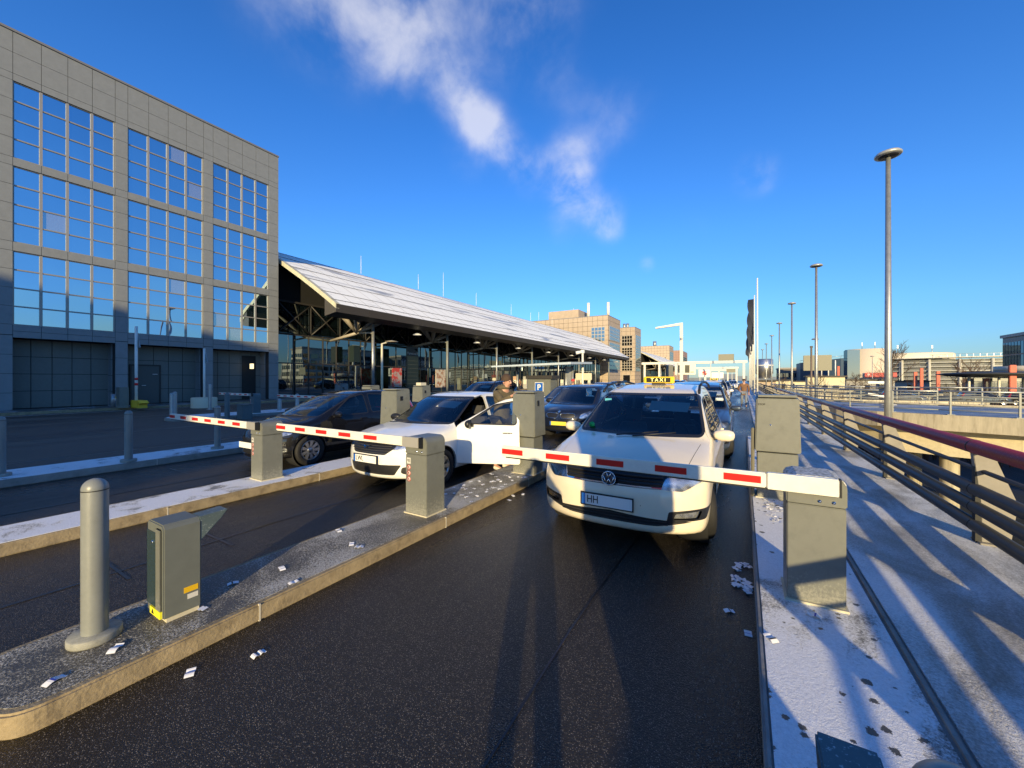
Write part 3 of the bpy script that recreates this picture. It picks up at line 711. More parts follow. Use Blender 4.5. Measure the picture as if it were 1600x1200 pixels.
# folded sun visor on the driver side and a low emission sticker
vz = MB(); vz.add(*loft([[(.06, 1.86, 1.44), (.56, 1.90, 1.42), (.56, 1.91, 1.42), (.06, 1.87, 1.44)], [(.06, 1.62, 1.325), (.55, 1.66, 1.31), (.55, 1.67, 1.31), (.06, 1.63, 1.325)]])); vz.build('sun_visor', M_visor, taxi)
MB().lathe([(.001, 0), (.04, 0), (.04, .002)], 20, (-.62, 1.27, 1.12), 'y').build('emission_sticker', mat('sticker_green', (.0, .35, .08), .4), taxi)
MB().box(-.60, -.50, 1.80, 1.805, 1.42, 1.46).build('windscreen_sticker', mat('sticker_blue', (.1, .4, .5), .4), taxi)
for s in (1, -1):  # wipers
    MB().path([(s * .1 - .1, .98, 1.045), (s * .1 + .38, 1.13, 1.10)], .008, 6).build('wiper', M_trim, taxi)

# ---- white hatchback with its door open
dac, dd = make_car('hatchback', P_sandero(WHITE), (-5.1, 4.1, 0), 0, 'white hatchback with its driver door open in the middle lane', 'car')
_fd = ff(P_sandero(WHITE))
grille_bars(dac, (.60, .635, .67, .705, .74), .44, lambda z: _fd(z) + .003, mat('grille_grey', (.10, .10, .105), .3, .6), W=.867, bow=.42, p=2.6, h=.005)
lg = MB()
for s in (1, -1): lg.prism([(s * .0, .655), (s * .035, .70), (s * .085, .70), (s * .085, .715), (s * .025, .715), (0, .685)], -.028, -.008, 'y')
lg.build('emblem', M_chrome, dac)
plate(dac, 0, -.034, .50, 'LWL')
MB().path([(-.5, .92, .965), (-.1, 1.02, .985)], .008, 6).build('wiper', M_trim, dac); MB().path([(0, .92, .975), (.42, 1.03, .98)], .008, 6).build('wiper', M_trim, dac)
MB().path([(0, 2.3, 1.47), (0, 2.05, 1.68)], .004, 6).build('antenna', M_trim, dac)
vz = MB(); vz.add(*loft([[(.04, 1.80, 1.33), (.48, 1.83, 1.31), (.48, 1.84, 1.31), (.04, 1.81, 1.33)], [(.04, 1.56, 1.22), (.47, 1.60, 1.20), (.47, 1.61, 1.20), (.04, 1.57, 1.22)]])); vz.build('sun_visor', M_visor, dac)
# swing the front left door about its hinge
d = dd[('door_front', 1)]
hp = Vector((.815, 1.215, 0)); ang = R(-67)
d.matrix_basis = Matrix.Translation(hp) @ Matrix.Rotation(ang, 4, 'Z') @ Matrix.Translation(-hp)
tr = MB().add(*loft([[(.76, 1.30, .34), (.80, 1.30, .34), (.80, 1.30, .92), (.76, 1.30, .92)], [(.76, 2.28, .34), (.80, 2.28, .34), (.78, 2.28, .93), (.74, 2.28, .93)]])); tr.build('door_trim', M_plast, d, bevel=.01)
for ch in list(dac.children):
    if ch.name.startswith('wing_mirror') and ch.data.vertices[0].co.x > 0:
        ch.parent = d; 

# ---- black hatchback
blk, bd = make_car('hatchback', P_hatch(BLACKP, steer=0), (-8.36, 3.90, 0), R(0), 'shiny black hatchback behind the left barrier box', 'car')
plate(blk, 0, -.03, .46, '')
for s in (1, -1): MB().path([(s * .1 - .15, .80, .955), (s * .1 + .3, .92, .985)], .008, 6).build('wiper', M_trim, blk)
MB().path([(0, 2.2, 1.48), (0, 1.95, 1.66)], .004, 6).build('antenna', M_trim, blk)
# ---- dark electric hatchback
i3, _ = make_car('hatchback', P_i3(), (-4.62, 10.45, 0), 0, 'dark blue compact car with chrome ringed twin grille behind the white hatchback', 'car')
for s in (1, -1):
    pts = [(s * a, b) for a, b in rpoly([(.04, .74), (.40, .75), (.47, .69), (.40, .60), (.08, .60), (.03, .66)], .04, 3)]
    fi = ff(P_i3()); r_ = MB(); pp = [(a, float(fi(b)) + .48 * (abs(a) / .887) ** 2.3 - .008, b) for a, b in pts]; r_.path(pp + [pp[0]], .009, 6); r_.build('kidney_ring', M_chrome, i3)
logo_ring(i3, 0, .03, .80, .04); plate(i3, -.02, -.015, .45, '', m=M_platey)
MB().path([(0, 2.9, 1.58), (0, 3.1, 1.66)], .012, 6).build('antenna', M_trim, i3)
# ------------------------------------------------------------ setting
def ground_mat(name, base, speck, wet=.35, blot=None, warm=1.):
    m = bpy.data.materials.new(name); m.use_nodes = True; t = m.node_tree; b = t.nodes['Principled BSDF']
    co = N(t, 'ShaderNodeTexCoord')
    v = N(t, 'ShaderNodeTexVoronoi'); v.inputs['Scale'].default_value = 140; LK(t, co.outputs['Object'], v.inputs['Vector'])
    s = N(t, 'ShaderNodeSeparateColor'); LK(t, v.outputs['Color'], s.inputs[0])
    r = N(t, 'ShaderNodeMapRange'); LK(t, s.outputs[0], r.inputs[0]); r.inputs[1].default_value = .45; r.inputs[2].default_value = 1.0
    r2 = N(t, 'ShaderNodeMapRange'); LK(t, v.outputs['Distance'], r2.inputs[0]); r2.inputs[1].default_value = .45; r2.inputs[2].default_value = .2
    mm = N(t, 'ShaderNodeMath', operation='MULTIPLY'); LK(t, r.outputs[0], mm.inputs[0]); LK(t, r2.outputs[0], mm.inputs[1])
    n = N(t, 'ShaderNodeTexNoise'); n.inputs['Scale'].default_value = .55; n.inputs['Detail'].default_value = 6; n.inputs['Distortion'].default_value = .4
    mp = N(t, 'ShaderNodeMapping'); mp.inputs['Scale'].default_value = (1.9, .28, 1); LK(t, co.outputs['Object'], mp.inputs[0]); LK(t, mp.outputs[0], n.inputs['Vector'])
    nr = N(t, 'ShaderNodeMapRange'); LK(t, n.outputs[0], nr.inputs[0]); nr.inputs[1].default_value = .38; nr.inputs[2].default_value = .62; c1 = N(t, 'ShaderNodeMix', data_type='RGBA'); LK(t, nr.outputs[0], c1.inputs[0]); c1.inputs[6].default_value = (*[x * .45 for x in base], 1); c1.inputs[7].default_value = (*[x * 1.6 for x in base], 1)
    c2 = N(t, 'ShaderNodeMix', data_type='RGBA'); LK(t, mm.outputs[0], c2.inputs[0]); LK(t, c1.outputs[2], c2.inputs[6]); c2.inputs[7].default_value = (*speck, 1)
    LK(t, c2.outputs[2], b.inputs['Base Color'])
    rr = N(t, 'ShaderNodeMapRange'); LK(t, n.outputs[0], rr.inputs[0]); rr.inputs[1].default_value = .35; rr.inputs[2].default_value = .65; rr.inputs[3].default_value = wet; rr.inputs[4].default_value = wet + .3
    LK(t, rr.outputs[0], b.inputs['Roughness']); b.inputs['Specular IOR Level'].default_value = .42
    nb = N(t, 'ShaderNodeTexNoise'); nb.inputs['Scale'].default_value = 120; nb.inputs['Detail'].default_value = 3; LK(t, co.outputs['Object'], nb.inputs['Vector'])
    ad = N(t, 'ShaderNodeMath', operation='ADD'); LK(t, nb.outputs[0], ad.inputs[0]); LK(t, v.outputs['Distance'], ad.inputs[1])
    bp = N(t, 'ShaderNodeBump'); bp.inputs['Strength'].default_value = .75; bp.inputs['Distance'].default_value = .006; LK(t, ad.outputs[0], bp.inputs['Height']); LK(t, bp.outputs[0], b.inputs['Normal'])
    MATS[name] = m; return m
def snow_mat(name, cover, under=(.10, .095, .085), snow=(.72, .73, .76), scale=1.2, spots=0., fine=.5, stretch=(1, 1, 1), edge=.06, lo=.72, bmp=.7):
    """frost and thin snow over paving; cover 0..1"""
    m = bpy.data.materials.new(name); m.use_nodes = True; t = m.node_tree; b = t.nodes['Principled BSDF']
    co = N(t, 'ShaderNodeTexCoord'); mp = N(t, 'ShaderNodeMapping'); mp.inputs['Scale'].default_value = stretch; LK(t, co.outputs['Object'], mp.inputs[0])
    n = N(t, 'ShaderNodeTexNoise'); n.inputs['Scale'].default_value = scale; n.inputs['Detail'].default_value = 8; n.inputs['Roughness'].default_value = .6; n.inputs['Distortion'].default_value = .6; LK(t, mp.outputs[0], n.inputs['Vector'])
    f = N(t, 'ShaderNodeTexNoise'); f.inputs['Scale'].default_value = 70; f.inputs['Detail'].default_value = 4; f.inputs['Roughness'].default_value = .8; LK(t, co.outputs['Object'], f.inputs['Vector'])
    mx = N(t, 'ShaderNodeMath', operation='MULTIPLY_ADD'); LK(t, f.outputs[0], mx.inputs[0]); mx.inputs[1].default_value = fine; LK(t, n.outputs[0], mx.inputs[2])
    r = N(t, 'ShaderNodeMapRange', interpolation_type='SMOOTHSTEP'); LK(t, mx.outputs[0], r.inputs[0]); c = .5 + fine * .5 + (.5 - cover) * .30
    r.inputs[1].default_value = c - edge; r.inputs[2].default_value = c + edge
    fac = r.outputs[0]
    if spots > 0:
        v = N(t, 'ShaderNodeTexVoronoi'); v.inputs['Scale'].default_value = 15; nv = N(t, 'ShaderNodeVectorMath', operation='MULTIPLY_ADD'); LK(t, f.outputs['Color'], nv.inputs[0]); nv.inputs[1].default_value = (.05, .05, 0); LK(t, co.outputs['Object'], nv.inputs[2]); LK(t, nv.outputs[0], v.inputs['Vector'])
        se = N(t, 'ShaderNodeSeparateColor'); LK(t, v.outputs['Color'], se.inputs[0])
        th = N(t, 'ShaderNodeMapRange'); LK(t, se.outputs[0], th.inputs[0]); th.inputs[1].default_value = .62; th.inputs[2].default_value = 1.0; th.inputs[4].default_value = spots
        gt = N(t, 'ShaderNodeMath', operation='GREATER_THAN'); LK(t, v.outputs['Distance'], gt.inputs[0]); LK(t, th.outputs[0], gt.inputs[1])
        k = N(t, 'ShaderNodeMath', operation='MULTIPLY'); LK(t, fac, k.inputs[0]); LK(t, gt.outputs[0], k.inputs[1]); fac = k.outputs[0]
    un = N(t, 'ShaderNodeMix', data_type='RGBA'); LK(t, f.outputs[0], un.inputs[0]); un.inputs[6].default_value = (*[x * .55 for x in under], 1); un.inputs[7].default_value = (*[x * 1.5 for x in under], 1)
    sn = N(t, 'ShaderNodeMix', data_type='RGBA'); r5 = N(t, 'ShaderNodeMapRange'); LK(t, f.outputs[0], r5.inputs[0]); r5.inputs[1].default_value = .3; r5.inputs[2].default_value = .7; LK(t, r5.outputs[0], sn.inputs[0]); sn.inputs[6].default_value = (*[x * lo for x in snow], 1); sn.inputs[7].default_value = (*snow, 1)
    c2 = N(t, 'ShaderNodeMix', data_type='RGBA'); LK(t, fac, c2.inputs[0]); LK(t, un.outputs[2], c2.inputs[6]); LK(t, sn.outputs[2], c2.inputs[7]); LK(t, c2.outputs[2], b.inputs['Base Color'])
    rr = N(t, 'ShaderNodeMapRange'); LK(t, fac, rr.inputs[0]); rr.inputs[3].default_value = .35; rr.inputs[4].default_value = .75; LK(t, rr.outputs[0], b.inputs['Roughness'])
    hh = N(t, 'ShaderNodeMath', operation='MULTIPLY_ADD'); LK(t, fac, hh.inputs[0]); hh.inputs[1].default_value = 1.6; LK(t, f.outputs[0], hh.inputs[2])
    bp = N(t, 'ShaderNodeBump'); bp.inputs['Strength'].default_value = bmp; bp.inputs['Distance'].default_value = .008; LK(t, hh.outputs[0], bp.inputs['Height']); LK(t, bp.outputs[0], b.inputs['Normal'])
    MATS[name] = m; return m
ASPH = ground_mat('wet_asphalt', (.015, .0125, .0095), (.40, .335, .26), .18)
ASPH2 = ground_mat('road_asphalt', (.062, .058, .050), (.24, .22, .19), .45)
LOWG = ground_mat('low_ground', (.030, .032, .030), (.12, .12, .11), .6)
SNOW = snow_mat('island_snow', .86, (.22, .21, .20), (.93, .93, .94), 3.0, fine=.5)
FROST = snow_mat('island_frost', .40, (.085, .078, .066), (.60, .58, .53), 1.6, fine=1.4, edge=.12)
WALK = snow_mat('walk_snow', .62, (.25, .235, .21), (.90, .90, .90), 1.5, fine=.45, stretch=(1.3, .5, 1), edge=.16)
WALK2 = snow_mat('strip_snow', .86, (.085, .08, .07), (.94, .95, .97), .9, spots=.42, fine=.25, stretch=(1, .7, 1), edge=.05)
KERB = mat('kerb_concrete', (.30, .235, .14), .8, noise=.35, nscale=5, bump=.5, bscale=40, col2=(.16, .12, .07), thr=(.5, .75), cscale=7)
KERBG = mat('kerb_grey', (.26, .25, .23), .85, noise=.3, nscale=6, bump=.4)
CONC = mat('concrete', (.42, .37, .27), .85, noise=.25, nscale=2, col2=(.20, .17, .11), thr=(.5, .8), cscale=3, stretch=(2.5, 2.5, .35), bump=.3)
GRAN = mat('granite_panel', (.22, .232, .24), .55, noise=.10, nscale=3, bump=.15, bscale=80)
GRAN2 = mat('granite_sunlit_tone', (.42, .33, .24), .6, noise=.12, nscale=1.2)  # granite again, with warm sunlight put into the colour
JOINT = mat('joint_dark', (.03, .03, .03), .8)
DARKM = mat('dark_steel', (.035, .032, .03), .55)
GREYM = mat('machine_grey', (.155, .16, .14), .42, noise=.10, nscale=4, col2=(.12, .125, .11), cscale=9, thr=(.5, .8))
def grime(m, col=(.34, .33, .27), top=.34):
    t = m.node_tree; b = t.nodes['Principled BSDF']; src = b.inputs['Base Color'].links[0].from_socket
    co = N(t, 'ShaderNodeTexCoord'); sp = N(t, 'ShaderNodeSeparateXYZ'); LK(t, co.outputs['Object'], sp.inputs[0])
    r = N(t, 'ShaderNodeMapRange'); LK(t, sp.outputs[2], r.inputs[0]); r.inputs[1].default_value = top; r.inputs[2].default_value = 0.0; r.inputs[3].default_value = 0; r.inputs[4].default_value = .30
    n = N(t, 'ShaderNodeTexNoise'); n.inputs['Scale'].default_value = 45; n.inputs['Detail'].default_value = 8; n.inputs['Roughness'].default_value = .75; LK(t, co.outputs['Object'], n.inputs['Vector'])
    a = N(t, 'ShaderNodeMath', operation='ADD'); LK(t, n.outputs[0], a.inputs[0]); LK(t, r.outputs[0], a.inputs[1])
    q = N(t, 'ShaderNodeMapRange'); LK(t, a.outputs[0], q.inputs[0]); q.inputs[1].default_value = .66; q.inputs[2].default_value = .80; q.inputs[4].default_value = .55
    mx = N(t, 'ShaderNodeMix', data_type='RGBA'); LK(t, q.outputs[0], mx.inputs[0]); LK(t, src, mx.inputs[6]); mx.inputs[7].default_value = (*col, 1); LK(t, mx.outputs[2], b.inputs['Base Color'])
grime(GREYM)
GREYD = mat('machine_grey_shaded', (.10, .13, .14), .5, noise=.1)  # machine grey again, with shade put into the colour
POSTG = mat('post_grey', (.20, .21, .20), .38, noise=.12, nscale=10)
GALV = mat('galvanised', (.36, .37, .37), .42, .6, noise=.2, nscale=6)
WHITEP = mat('white_paint', (.75, .73, .68), .45, noise=.08)
REDP = mat('red_reflector', (.62, .02, .015), .3, noise=.05)
BLACKR = mat('black_rubber', (.01, .01, .01), .6)
MIR = mirrormat('facade_glass', (.66, .82, .92), (.02, .05, .07), .85, .55, .5)
MIRP = mirrormat('facade_blind', (.66, .78, .85), (.30, .31, .29), .62, .4, .6)
MIRD = mirrormat('terminal_glass', (.55, .66, .70), (.004, .008, .010), .34, .3, .35)
MIRB = mirrormat('blue_glass', (.25, .36, .50), (.01, .025, .05), .5, .2, .3)
def S(o): return tag(o, kind='structure')

# upper deck: everything left of the railing stands on it
def quad(name, pts, z, m): return MB().add([(x, y, z) for x, y in pts], [tuple(range(len(pts)))]).build(name, m, fix=False)
S(MB().box(-160, 2.32, -70, 700, -.9, 0).build('road', ASPH))
S(MB().box(-32.0, -11.31, -70, 400, .0, .004).build('inner_road', ASPH2))
S(quad('ground', [(-900, -900), (1500, -900), (1500, 1800), (-900, 1800)], -5.2, LOWG))
# kerbed islands between the lanes (rounded noses)
def island(x0, x1, y0, y1, topm, nose=True, h=.13, kw=.13, kerb=KERB, nb=1.5, pw=1.):
    xc = (x0 + x1) / 2; w = (x1 - x0) / 2
    def outl(w, s=0):
        pts = []
        for i in range(0, 33):
            a = math.pi + math.pi * i / 32; pts.append((xc + w * math.cos(a), y0 - nb * w * abs(math.sin(a)) ** pw))
        return pts + [(xc + w, y1), (xc - w, y1)]
    k = MB(); k.prism(outl(w), .0, h - .004, 'z'); ko = S(k.build('kerb', kerb, bevel=.012))
    for yy in np.arange(y0 + 1.0, min(y1, 40), 1.9):
        pass
    t = MB(); t.prism(outl(w - kw * .35), h - .006, h, 'z'); S(t.build('traffic_island', topm))
    j = MB()
    for yy in np.arange(y0 + .9, min(y1, 30), 2.05):
        j.box(x1 - .012, x1 + .0025, yy, yy + .012, .002, h - .004)
    S(j.build('kerb_joints', mat('mortar', (.5, .46, .38), .9)))
island(-3.80, -3.0, .58, 9.6, FROST, nb=.75, pw=.5)
island(-7.05, -6.25, -3, 9.6, SNOW)
island(-11.31, -10.2, -6, 12, SNOW, kerb=KERBG)
island(-21.5, -19.5, 8.0, 16, SNOW, kerb=KERBG)
island(-15.4, -14.4, 8.5, 16, SNOW, kerb=KERBG)
island(-8.6, -7.7, 19, 40, SNOW, kerb=KERBG)
# footpath on the right with raised kerb
S(MB().box(.08, .115, -6, 13.0, .002, .118).build('kerb', KERBG, bevel=.01))
S(MB().box(.115, .80, -6, 13.0, .0, .12).build('paving_strip', WALK2))
S(MB().box(.80, .86, -6, 13.0, .0, .130).build('kerb', KERBG, bevel=.02))
S(MB().box(.86, 2.30, -6, 120, .0, .124).build('pavement', WALK))
S(MB().box(.35, .86, 13.0, 120, .0, .12).build('paving_strip', WALK))
# long tar seams and worn patches on the asphalt
tm = MB(); TAR = mat('tar_seam', (.006, .006, .007), .3)
for (x, ya, yb, w_) in ((-1.02, -3, 16, .012), (-4.9, -3, 12, .03), (-8.2, -4, 14, .04), (-1.55, 8.4, 30, .03), (-13.0, -10, 30, .12), (-17.5, -10, 30, .1), (-24, -10, 30, .09)):
    y = ya
    while y < yb:
        dx = .02 * math.sin(y * 1.7); dx2 = .02 * math.sin((y + .5) * 1.7)
        tm.add([(x + dx, y, .006), (x + dx + w_, y, .006), (x + dx2 + w_, y + .5, .006), (x + dx2, y + .5, .006)], [(0, 1, 2, 3)]); y += .5
for (xa, xb, ya, yb) in ((-2.2, -1.1, 5.9, 7.3), (-5.9, -4.6, 1.2, 2.0), (-9.6, -8.8, 1.0, 3.1)):
    tm.add([(xa, ya, .005), (xb, ya, .005), (xb, ya + .025, .005), (xa, ya + .025, .005)], [(0, 1, 2, 3)]); tm.add([(xa, yb, .005), (xb, yb, .005), (xb, yb + .025, .005), (xa, yb + .025, .005)], [(0, 1, 2, 3)])
S(tm.build('tar_seams', TAR, fix=False))
# pavement at the foot of the granite building
S(MB().box(-33, -30.2, -60, 110, 0, .13).build('pavement', snow_mat('walk_dark', .25, (.09, .085, .08), (.5, .5, .5), 1.2)))
S(MB().box(-30.2, -30.0, -60, 110, 0, .14).build('kerb', KERB))
S(quad('road_marking', [(-29.3, -20), (-29.18, -20), (-29.18, 60), (-29.3, 60)], .008, WHITEP))

# ------------------------------------------------------------ granite office building, left
def panels(mb, a0, a1, z0, z1, plane, x, d=.04, na=None, nz=None, g=.018, cell=(.97, 1.06)):
    """rectangular cladding field split into panels; plane 'x': at X=x facing +X ; 'y': at Y=x facing -Y"""
    na = na or max(1, round(abs(a1 - a0) / cell[0])); nz = nz or max(1, round((z1 - z0) / cell[1]))
    for i in range(na):
        for k in range(nz):
            p0 = a0 + (a1 - a0) * i / na + g / 2; p1 = a0 + (a1 - a0) * (i + 1) / na - g / 2; q0 = z0 + (z1 - z0) * k / nz + g / 2; q1 = z0 + (z1 - z0) * (k + 1) / nz - g / 2
            if plane == 'x': mb.box(x - d, x, p0, p1, q0, q1)
            else: mb.box(p0, p1, x, x + d, q0, q1)
office = empty('office_building', (-33, 4, 0), 0, 'tall grey granite clad office block with gridded mirror windows at the left edge', 'building')
def rel(o, root): o.parent = root; o.location = Vector(o.location) - root.location; return o
def bay_building(root, X, bays, storeys, ztop, yend, depth, gm, side_panels=True, ground=True, gtop=3.93, win_cols=4, win_rows=4, mirror=MIR):
    wall = MB(); core = MB(); frames = []
    ys = [b[0] for b in bays] + [b[1] for b in bays]; y0 = min(ys) - .56
    # cladding: piers
    edges = sorted(bays); prev = y0
    zt = storeys[-1][1]
    for (a, b) in edges + [(yend, None)]:
        pw = a - prev
        z = .0; rows = [(z0, z1) for z0, z1 in storeys]
        for (q0, q1, nz) in [(0.0, gtop + .12, 4)] + [(rows[0][0] - .55, rows[0][0], 1)] + sum([[(r[0], r[1], 4)] + ([(r[1], rows[i + 1][0], 1)] if i + 1 < len(rows) else []) for i, r in enumerate(rows)], []):
            if pw > .1: panels(wall, prev, a, q0, q1, 'x', X, na=1, nz=nz)
        core.box(X - .5, X - .03, prev + .01, a - .01, 0, zt + .01)
        prev = b
    # spandrels and parapet
    lv = [(gtop, storeys[0][0])] + [(storeys[i][1], storeys[i + 1][0]) for i in range(len(storeys) - 1)]
    for i, (q0, q1) in enumerate(lv):
        for (a, b) in edges: panels(wall, a, b, q0, q1, 'x', X, na=win_cols, nz=1 if i else 2); core.box(X - .5, X - .03, a - .01, b + .01, q0 + .01, q1 - .01)
    hh = ztop - zt
    prev = y0
    for (a, b) in edges + [(yend, None)]:
        for (q0, q1) in ((zt, zt + .38), (zt + .38, zt + .38 + (hh - .5) / 2), (zt + .38 + (hh - .5) / 2, ztop - .12)):
            if a - prev > .1: panels(wall, prev, a, q0, q1, 'x', X, na=1, nz=1)
            if b: panels(wall, a, b, q0, q1, 'x', X, na=win_cols, nz=1)
        prev = b
    core.box(X - .5, X - .03, y0, yend - .03, zt, ztop - .12)
    core.box(X - depth, X - .03, yend - .5, yend - .045, 0, ztop - .15)
    core.box(X - depth, X - depth + .3, y0, yend - .045, 0, ztop - .15); core.box(X - depth, X - .03, y0, y0 + .3, 0, ztop - .15)
    core.box(X - depth, X - .06, y0, yend - .05, ztop - .5, ztop - .3); core.box(X - 2.8, X - 1.25, y0, yend - .5, .0, gtop + .2)
    if side_panels:
        nn = int(depth); 
        for i in range(0, min(nn, 26)):
            for k in range(int(ztop / 1.1)): wall.box(X - i - 1 + .01, X - i - .01, yend - .045, yend, k * 1.1 + .01, k * 1.1 + 1.09)
    core.build('wall_core', JOINT, root, loc=-root.location); wall.build('wall', gm, root, loc=-root.location)
    MB().box(X - depth, X + .06, y0 - .02, yend + .02, ztop - .12, ztop).build('roof_edge', mat('coping', (.24, .23, .22), .5, .3), root, loc=-root.location)
    for (a, b) in edges:
        for (z0, z1) in storeys:
            f = MB(); g = MB(); g2 = MB(); nc, nr = win_cols, win_rows; w_ = (b - a) / nc; h_ = (z1 - z0) / nr
            for i in range(nc + 1): yy = a + i * w_; f.box(X - .16, X - .06, max(a, yy - .055), min(b, yy + .055), z0, z1)
            for k in range(nr + 1):
                zz = z0 + k * h_
                for i in range(nc): f.box(X - .15, X - .075, a + i * w_ + .05, a + (i + 1) * w_ - .05, max(z0, zz - .035), min(z1, zz + .035))
            for i in range(nc):
                for k in range(nr):
                    t1, t2 = rng.normal(0, .0035, 2); ya, yb = a + i * w_ + .02, a + (i + 1) * w_ - .02; za, zb = z0 + k * h_ + .02, z0 + (k + 1) * h_ - .02
                    xx = X - .125; (g2 if rng.random() < .05 else g).add([(xx + t1 + t2, ya, za), (xx - t1 + t2, yb, za), (xx - t1 - t2, yb, zb), (xx + t1 - t2, ya, zb)], [(0, 1, 2, 3)])
            fo = f.build('window', mat('window_frame', (.34, .32, .29), .45, .3), root, loc=-root.location)
            g.build('pane', mirror, fo, fix=False)
            if g2.v: g2.build('blind_pane', MIRP, fo, fix=False)
    # recessed ground floor
    if ground:
        for bi, (a, b) in enumerate(edges):
            p = MB(); rc = X - 1.2
            panels(p, a, b, .12, gtop, 'x', rc, na=5, nz=4, g=.03); p.build('ground_floor_panel', mat('dark_panel', (.14, .15, .14), .5, noise=.1), root, loc=-root.location)
            s_ = MB()
            for k in range(4):
                z0 = .0 + (gtop) * k / 4; s_.box(X - 1.2, X - .505, a - .0, a + .04, z0 + .01, z0 + gtop / 4 - .01); s_.box(X - 1.2, X - .505, b - .04, b, z0 + .01, z0 + gtop / 4 - .01)
            s_.build('reveal', gm, root, loc=-root.location)
ST = [(4.62, 8.5), (8.98, 12.98), (13.42, 17.45)]
bay_building(office, -33.0, [(-13.7, -9.75), (-9.2, -5.25), (-4.72, -.85), (-.3, 3.62), (4.19, 8.07), (8.64, 12.6), (13.18, 17.03)], ST, 20.15, 17.79, 30, GRAN)
dr = MB().box(-34.2, -34.12, 9.1, 10.5, .13, 2.6).build('door', mat('door_dark', (.07, .08, .08), .45), office, loc=-office.location)
fr_ = MB(); fr_.box(-34.2, -34.08, 9.02, 9.1, .13, 2.7); fr_.box(-34.2, -34.08, 10.5, 10.58, .13, 2.7); fr_.box(-34.2, -34.08, 9.1, 10.5, 2.6, 2.7); fr_.build('door_frame', DARKM, dr)
MB().box(-34.12, -34.08, 10.15, 10.4, 2.05, 2.08).build('door_closer', WHITEP, dr); MB().box(-34.12, -34.06, 9.6, 9.8, 1.3, 1.33).build('handle', WHITEP, dr)
MB().box(-34.21, -34.15, 15.6, 16.6, .13, 3.6).build('doorway', BLACKR, office, loc=-office.location)
MB().box(-33.6, -33.2, 15.9, 16.0, 2.55, 2.95).build('wall_lantern', mat('lantern', (.8, .7, .4), .5, emit=((1, .8, .4), 1.2)), office, loc=-office.location)

